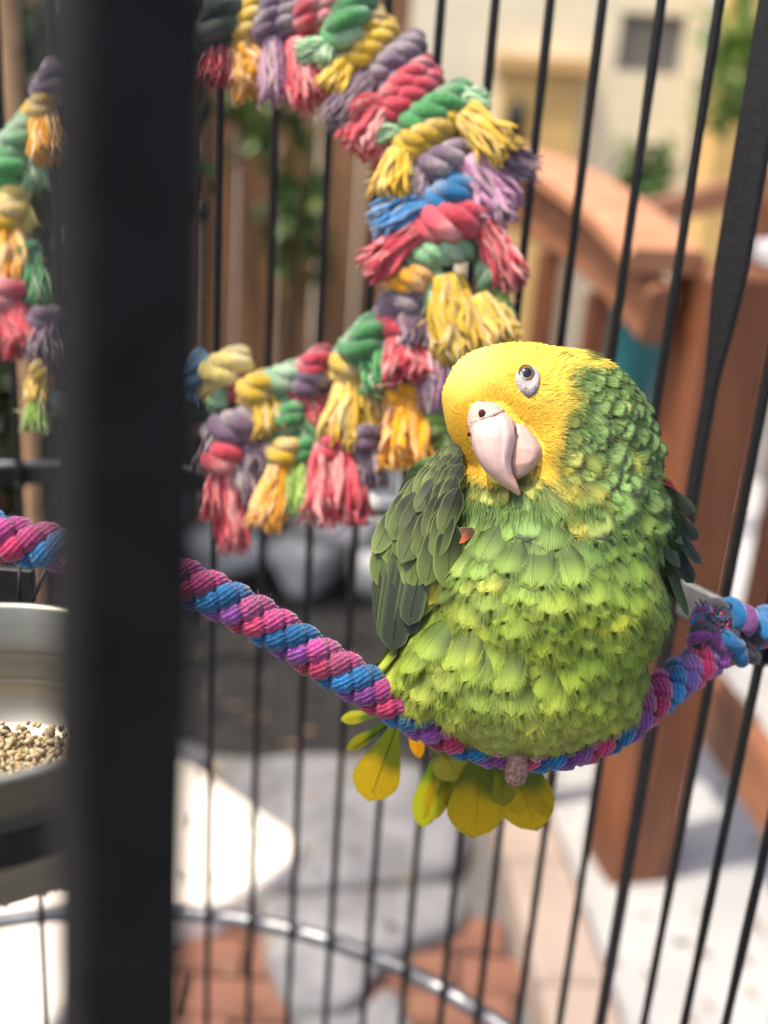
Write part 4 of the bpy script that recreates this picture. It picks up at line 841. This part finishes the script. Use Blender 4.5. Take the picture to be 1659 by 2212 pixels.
# ---- loose fine barbs that soften the plumage
tri = np.array([(q[0], q[1], q[2]) for q in bf] + [(q[0], q[2], q[3]) for q in bf if len(q) == 4]); ctr = bv[tri].mean(1); cx_, cy_ = app(ctr)
cn = bn[tri].mean(1); okb = (cn[:, 2] < .5) & (yellow_mask(ctr) < .7) & (cy_ > 760) & (cy_ < 1120) & ~((cx_ < 990) & (cy_ < 1290)) & (cx_ < 1450) & ~inpoly(cx_, cy_, [(1005, 860), (1180, 900), (1185, 1000), (1130, 1095), (1040, 1040), (1005, 970)])
tri = tri[okb]; ar = np.linalg.norm(np.cross(bv[tri[:, 1]] - bv[tri[:, 0]], bv[tri[:, 2]] - bv[tri[:, 0]]), axis=1); NB = 6500
ti = r.choice(len(tri), NB, p=ar / ar.sum()); w1, w2 = r.random((2, NB)); fl_ = w1 + w2 > 1; w1[fl_], w2[fl_] = 1 - w1[fl_], 1 - w2[fl_]
lp0 = bv[tri[ti, 0]] * (1 - w1 - w2)[:, None] + bv[tri[ti, 1]] * w1[:, None] + bv[tri[ti, 2]] * w2[:, None]; ln_ = grad(lp0); ld_ = flow(lp0) + .35 * np.stack([nz(lp0, .05, 2), nz(lp0, .06, 5), nz(lp0, .055, 8)], 1)
ld_ -= ln_ * (ld_ * ln_).sum(1)[:, None]; ld_ /= np.linalg.norm(ld_, axis=1)[:, None] + 1e-9; lx_, ly_ = app(lp0); lc_ = plum(lp0); HV, HF, HC = [], [], []
for i in range(NB):
    n_, d = ln_[i], ld_[i] + r.normal(0, .12, 3); d /= np.linalg.norm(d); sdv = np.cross(n_, d); sdv /= np.linalg.norm(sdv) + 1e-9
    nk = ly_[i] < 1070; L = r.uniform(14, 26) if nk else r.uniform(20, 40); p = lp0[i] + n_ * (r.uniform(2, 9) if nk else r.uniform(6, 20)); wv = r.uniform(.3, .5); q1 = p + d * L * .5 + n_ * L * .05; q2 = p + d * L + n_ * L * r.uniform(-.1, .12); k = len(HV)
    HV += [p - sdv * wv, p + sdv * wv, q1 + sdv * wv, q1 - sdv * wv, q2]; HF += [(k, k + 1, k + 2, k + 3), (k + 3, k + 2, k + 4)]
    c0 = lc_[i] * r.choice([.7, .9, 1.1, 1.3]) * np.array([r.uniform(.9, 1.15), 1, r.uniform(.8, 1.3)]); HC += [c0 * .6, c0 * .6, c0, c0, c0 * 1.2]
obj('loose_barbs', mesh('loose_barbs', W3(np.array(HV)), HF, m_fluff, np.clip(np.array(HC), .002, 1)), bird, kind='stuff')

# ---- eye with its bare white skin
def disc(c, rx, ry, rot, prof, n, colf):                             # small relief on the face: rings of (scale, height)
    p0, _ = front(c[0], c[1]); p0 = p0[0]; n0 = grad(p0[None])[0]; V, C = [], []
    for sc, h in prof:
        for t in np.arange(n) / n * 6.2832:
            a_, b_ = rx * sc * math.cos(t), ry * sc * math.sin(t); a_ *= (1 - .28 * math.sin(t)) if True else 1
            ex, ey = a_ * math.cos(rot) - b_ * math.sin(rot), a_ * math.sin(rot) + b_ * math.cos(rot)
            q, _ = front(c[0] + ex, c[1] + ey); V.append(q[0] + n0 * h); C.append(colf(sc, t))
    f_ = [(i * n + j, i * n + (j + 1) % n, (i + 1) * n + (j + 1) % n, (i + 1) * n + j) for i in range(len(prof) - 1) for j in range(n)] + [tuple((len(prof) - 1) * n + j for j in range(n))]
    return V, f_, C, p0, n0
V, f_, C, p0, n0 = disc((1141, 824), 24, 33, -.12, [(1.12, -5), (1., 3), (.85, 5), (.68, 6), (.5, 4), (.3, 2)], 26, lambda sc, t: lin(186, 174, 170) * (1 - .45 * (math.sin(t) > .55) * (sc > .6)) * (.86 + .14 * math.sin(t * 9 + sc * 20)))  # lower rim greyed: shading put into the skin colour
obj('eye_ring', mesh('eye_ring', W3(np.array(V)), f_, m_cere, np.array(C)), bird)
ep, _ = front(1136, 806); ep = ep[0]; en = grad(ep[None])[0]; ev_ = np.array([-.06, -.04, -1.]); ev_ /= np.linalg.norm(ev_); en = en * .55 + ev_ * .45; en /= np.linalg.norm(en)
ec = ep - en * 10.5; ER_ = 19.; bm = bmesh.new(); bmesh.ops.create_uvsphere(bm, u_segments=48, v_segments=32, radius=1); sv = np.array([v_.co for v_ in bm.verts]); sf = [tuple(q.index for q in x.verts) for x in bm.faces]; bm.free()
gz = en.copy(); e1_ = np.cross(gz, [0, 1, 0]); e1_ /= np.linalg.norm(e1_); e2_ = np.cross(gz, e1_)
wv = sv[:, :1] * e1_ + sv[:, 1:2] * e2_ + sv[:, 2:] * gz; an_ = np.arccos(np.clip(sv[:, 2], -1, 1))
ecol = np.where((an_ < .62)[:, None], np.array([.004, .004, .005]), np.where((an_ < 1.02)[:, None], lin(226, 156, 40), lin(92, 54, 30)))
ey = obj('eye', mesh('eye', W3(ec + wv * ER_), sf, m_eye, ecol), bird)
lid = MB(); tt_ = np.linspace(0, 6.2832, 40)
lp_ = np.array([ep + en * (5.5) + e1_ * 14.2 * math.cos(t) * (1 - .1 * math.sin(t)) + e2_ * 15.5 * math.sin(t) - en * 3 * abs(math.sin(t)) for t in tt_])
lid.tube(W3(lp_), 2.6 * s, 7, lin(92, 80, 76)); lid.build('eyelid', m_cere, ey)

# ---- beak
def loft(Ls, Rs, qs, hf, hb, colf, n=48, sub=40, pw=1.):
    Ls = spline(np.c_[Ls, qs], sub); Rs = spline(np.c_[Rs, qs], sub); hf = np.interp(np.linspace(0, 1, sub), np.linspace(0, 1, len(hf)), hf); hb = np.interp(np.linspace(0, 1, sub), np.linspace(0, 1, len(hb)), hb); V, C = [], []
    for i in range(sub):
        l_, r_ = A(*Ls[i]), A(*Rs[i]); m_ = (l_ + r_) / 2; h = (r_ - l_) / 2
        for t in np.arange(n) / n * 6.2832:
            dz = -hf[i] * max(math.sin(t), 0) ** pw + hb[i] * max(-math.sin(t), 0); tt0 = i / (sub - 1); dz -= (hf[i] > 8) * (math.sin(t) > 0) * 3.2 * sstep(math.cos(t), .24 + .12 * math.sin(tt0 * 7), .36 + .12 * math.sin(tt0 * 7)) * (1 - sstep(tt0, .55, .8)) * sstep(.95, .85, 1.)
            V.append(m_ + h * math.cos(t) + np.array([0, 0, dz])); C.append(colf(i / (sub - 1), t))
    f_ = [(i * n + j, i * n + (j + 1) % n, (i + 1) * n + (j + 1) % n, (i + 1) * n + j) for i in range(sub - 1) for j in range(n)] + [tuple(range(n)), tuple((sub - 1) * n + j for j in range(n))]
    return np.array(V), f_, np.clip(np.array(C), 0, 1)
PKB, TIP = lin(196, 163, 154), lin(204, 154, 126)
Lu = [(1030, 880), (1016, 912), (1017, 950), (1030, 990), (1053, 1023), (1085, 1049), (1108, 1064), (1119, 1071)]
Ru = [(1082, 884), (1112, 912), (1116, 940), (1110, 968), (1104, 995), (1107, 1022), (1118, 1046), (1125, 1068)]
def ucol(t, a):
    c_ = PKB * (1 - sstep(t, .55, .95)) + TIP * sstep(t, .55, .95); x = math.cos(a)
    w_ = .28 + .12 * math.sin(t * 7); c_ = c_ * (1 + .20 * math.exp(-((x - w_) / .07) ** 2) * (t < .8)); c_ = c_ * (1 - .16 * math.exp(-((x - w_ - .2) / .1) ** 2)); c_ = c_ * (1 - .2 * sstep(x, .78, 1)); return c_ * (1 + .05 * math.sin(x * 23 + t * 5))  # pale ridge line is a highlight, darker right edge is shading, both coloured in
V, f_, C = loft(Lu, Ru, [-122, -132, -140, -146, -150, -153, -155, -156], [30, 44, 48, 44, 36, 25, 14, 4], [30, 34, 36, 36, 30, 22, 12, 4], ucol, pw=.85)
ub = obj('upper_beak', mesh('upper_beak', W3(V), f_, m_beak, C), bird)
Ll = [(1100, 905), (1092, 940), (1090, 975), (1094, 1008), (1104, 1030), (1112, 1036)]
Rl = [(1128, 912), (1150, 935), (1171, 968), (1166, 995), (1146, 1021), (1124, 1034)]
V, f_, C = loft(Ll, Rl, [-122, -128, -132, -134, -134, -134], [20, 32, 38, 36, 24, 8], [30, 36, 36, 32, 20, 8], lambda t, a: lin(190, 152, 138) * (1 - .22 * sstep(math.cos(a), .4, 1)) * (1 + .1 * math.exp(-((math.cos(a) + .1) / .15) ** 2)))  # right side darkened: shading put into the beak colour
obj('lower_beak', mesh('lower_beak', W3(V), f_, m_beak, C), bird)
ml = MB(); ml.tube(W3(spline([A(1106, 908, -166), A(1113, 924, -168), A(1112, 942, -166), A(1106, 962, -166), A(1102, 985, -162)], 20)), np.array([.5, 2.4, 2.6, 1.8, .4])[(np.arange(20) * 4.9 / 20).astype(int)] * s, 8, lin(92, 52, 44)); ml.build('mouth_line', m_cere, bird)
# cere and nostrils
Lc = [(1024, 868), (1012, 890), (1010, 915), (1016, 938)]; Rc = [(1070, 866), (1086, 880), (1090, 892), (1062, 912)]
V, f_, C = loft(Lc, Rc, [-126, -128, -130, -132], [12, 34, 42, 34], [20, 30, 34, 30], lambda t, a: lin(196, 160, 148) * (1 + .08 * math.sin(a * 9 + t * 20)))
ce = obj('cere', mesh('cere', W3(V), f_, m_cere, C), bird)
for (nx, ny, q_, rr) in ((1041, 893, -167, 7.5), (1013, 938, -150, 4.0)):
    bm = bmesh.new(); bmesh.ops.create_uvsphere(bm, u_segments=16, v_segments=10, radius=1); v_ = np.array([x.co for x in bm.verts]) * [rr, rr * 1.15, 5] + A(nx, ny, q_); ff = [tuple(q.index for q in x.verts) for x in bm.faces]; bm.free()
    obj('nostril', mesh('nostril', W3(v_), ff, m_cere, np.tile(lin(70, 30, 28), (len(v_), 1))), ce)

# ---- wings: an arm under each, with separate coverts and flight feathers
def blobmesh(c, rad, col):
    bm = bmesh.new(); bmesh.ops.create_icosphere(bm, subdivisions=3, radius=1); v_ = np.array([x.co for x in bm.verts]) * rad + A(*c); ff = [tuple(q.index for q in x.verts) for x in bm.faces]; bm.free()
    return mesh('wing', W3(v_), ff, m_skin, np.tile(col, (len(v_), 1)))
lw = obj('wing', blobmesh((925, 1130, 20), (62, 130, 44), DKG * .4), bird)
def bil(u, v): # outer edge u=1
    tl, tr, bl, br_ = np.array([1004, 985, -70]), np.array([938, 990, -20]), np.array([968, 1225, -60]), np.array([842, 1220, 10.])
    bow = np.array([-34, 0, -46]) * math.sin(v * math.pi) * np.array([u, 1, 1 - .5 * u]); return (tl * (1 - u) + tr * u) * (1 - v) + (bl * (1 - u) + br_ * u) * v + bow
def wing_f(kind, root, tip, wf, col, parent, n0=(0, 0, -1.), lift=.06, roll=0., name='wing_feather'):
    a, b = A(*root), A(*tip); d = b - a; L = np.linalg.norm(d); n = np.array(n0, float); n -= d * n.dot(d) / L ** 2
    return put(kind, name, fmat(a, n, d / L, L, wf, lift, roll), col, parent, r)
for i, (rx, tx, ty_) in enumerate([(930, 890, 1345), (918, 876, 1368), (905, 862, 1392), (892, 850, 1398), (880, 838, 1388), (868, 832, 1372), (858, 826, 1340), (845, 822, 1300)]):   # flight feathers
    wing_f('flight', (rx - 4, 1150, -64 + i * 6), (tx - 8, ty_ + 8, -84 + i * 9), 1.0, lin(42, 52, 34) * r.uniform(.5, 1.3), lw, (-.25, 0, -1), .02)
wing_f('covert', (1016, 1140, -96), (912, 1312, -80), .62, lin(158, 146, 44), lw, (-.2, 0, -1), .02)
wing_f('covert', (994, 1178, -84), (890, 1340, -70), .6, lin(112, 118, 50), lw, (-.2, 0, -1), .02)
for rw_, (v0, n_, L, wf) in enumerate([(.60, 8, 140, 1.05), (.45, 8, 128, 1.0), (.31, 8, 112, 1.0), (.18, 8, 96, 1.0), (.06, 8, 80, 1.05), (-.04, 7, 62, 1.1), (-.12, 6, 48, 1.2)]):
    for j in range(n_):
        u = (j + .5 * (rw_ % 2)) / n_ + .06 + r.normal(0, .02); v = v0 + r.normal(0, .015); a = bil(u, v); dirx = np.interp(v, [0, .3, .7], [-.8, -.5, -.28]) * (1 - .25 * (1 - u)) + r.normal(0, .08); d = np.array([dirx, 1, .05]); d /= np.linalg.norm(d); b = a + d * L * r.uniform(.88, 1.1)
        base = lin(92, 106, 54) * r.uniform(.4, 1.2); base = base * (1 - .35 * u) + lin(70, 84, 48) * .35 * u
        wing_f('covert', (a[0], a[1], a[2] - 2 - (4 - rw_) * .2 + 6 * u), (b[0], b[1], b[2] - 4), wf, base, lw, (-.35 * u - .05 + r.normal(0, .06), -.1, -1), .07 + r.normal(0, .02), r.normal(0, .1))
for j in range(9):                                                   # small overlapping feathers along the outer edge
    v = j / 9; a = bil(1.0, v); wing_f('covert', (a[0] + 30, a[1] - 14, a[2] + 12), (a[0] - 8 - 12 * r.random(), a[1] + 56, a[2] + 22), .8, lin(112, 126, 66) * r.uniform(.7, 1.1), lw, (-.6, 0, -1), .05)
for dx, cc in ((0, lin(190, 96, 34)), (-8, lin(200, 136, 40)), (8, lin(178, 84, 36))): wing_f('covert', (1014 + dx, 1140, -98), (980 + dx, 1172, -102), 1.0, cc, lw, (-.2, 0, -1), .1)
rw2 = obj('wing', blobmesh((1432, 1150, 40), (40, 110, 50), DKG * .4), bird)
for a, b, wf, cc in [((1418, 1050, 20), (1498, 1112, 30), 1.0, lin(74, 84, 66)), ((1420, 1080, 22), (1502, 1170, 36), .8, lin(52, 62, 46)), ((1425, 1110, 26), (1503, 1225, 42), .75, lin(44, 54, 40)),
                     ((1428, 1140, 30), (1492, 1262, 48), .75, lin(40, 52, 36)), ((1425, 1160, 30), (1480, 1335, 52), .9, lin(66, 92, 44)), ((1420, 1180, 28), (1462, 1300, 44), .9, lin(52, 70, 40)),
                     ((1415, 1200, 20), (1440, 1320, 36), .9, lin(80, 98, 58)), ((1412, 1090, 0), (1470, 1180, 6), .9, lin(84, 98, 64)), ((1410, 1130, -4), (1458, 1230, 4), .9, lin(80, 96, 60))]:
    wing_f('flight' if wf < .85 else 'covert', a, b, wf * (1.35 if wf < .85 else .75), cc * r.uniform(.4, .75), rw2, (.5 + r.normal(0, .15), 0, -1), .05 + r.normal(0, .03), r.normal(0, .2))
for a, b in [((1412, 1022, 12), (1452, 1052, 20)), ((1420, 1040, 24), (1462, 1066, 34)), ((1440, 1100, 40), (1492, 1140, 50)), ((1440, 1130, 40), (1474, 1168, 46)), ((1418, 1090, -2), (1446, 1112, 0))]:
    wing_f('covert', a, b, .7, lin(150, 50, 40), rw2, (.5, 0, -1), .12)
# long edge feather down the right flank
wing_f('flight', (1425, 1240, 40), (1392, 1420, 30), 1.2, lin(60, 80, 44), rw2, (.6, 0, -1), .02)

# ---- tail hanging behind the rope
tl = obj('tail', blobmesh((1030, 1560, 190), (110, 50, 50), lin(110, 124, 40) * .5), bird); tl.name = 'tail'
TY, TO = lin(178, 158, 20), lin(120, 130, 36)
for a, b, wf, cc in [((850, 1535, 215), (735, 1553, 236), .55, lin(150, 158, 26)), ((860, 1545, 212), (748, 1618, 230), .5, lin(132, 142, 26)), ((868, 1530, 208), (792, 1728, 222), 1.08, TY),
                     ((965, 1570, 205), (906, 1785, 226), .62, lin(150, 160, 22)), ((985, 1575, 202), (928, 1772, 222), .62, TY), ((930, 1560, 190), (985, 1690, 200), 1.25, lin(168, 168, 70)),
                     ((880, 1500, 185), (905, 1640, 200), .5, lin(214, 160, 24)), ((1050, 1560, 196), (1012, 1812, 216), 1.12, TY), ((1085, 1570, 194), (1152, 1800, 212), 1.05, TY), ((1060, 1570, 205), (1085, 1740, 218), .9, TO), ((1020, 1570, 210), (968, 1745, 226), .8, TO), ((1100, 1570, 208), (1120, 1760, 222), .8, TO), ((1110, 1570, 200), (1182, 1765, 214), .6, TY * .9)]:
    wing_f('tail', a, b, wf * .95, cc, tl, (0, .05, -1), .0, r.normal(0, .15), name='tail_feather')

# ---- foot gripping the rope
ft = MB(); rc = A(1110, 1628, 0); Rr = 52
for dx, a0, a1 in ((0, -1.9, 1.45), (40, -1.9, .1), (-38, -1.9, -.1)):
    an_ = np.linspace(a0, a1, 26); pts = np.array([[rc[0] + dx, rc[1] + (Rr - 4) * math.sin(t), rc[2] - (Rr + 4) * math.cos(t)] for t in an_])
    rad_ = (23 - 4 * np.linspace(0, 1, 26) + 2.6 * np.sin(np.linspace(0, 52, 26))) * s * (1.1 if dx == 0 else .8); rad_[-1] *= .5; rad_[-2] *= .85; ft.tube(W3(pts), rad_, 14)
ft.tube(W3(np.array([[rc[0], rc[1] - 30, 0], [rc[0] + 5, rc[1] - 110, 10], [rc[0] + 10, rc[1] - 190, 20]])), np.array([24, 22, 30]) * s, 12)
fo = ft.build('foot', m_foot, bird)
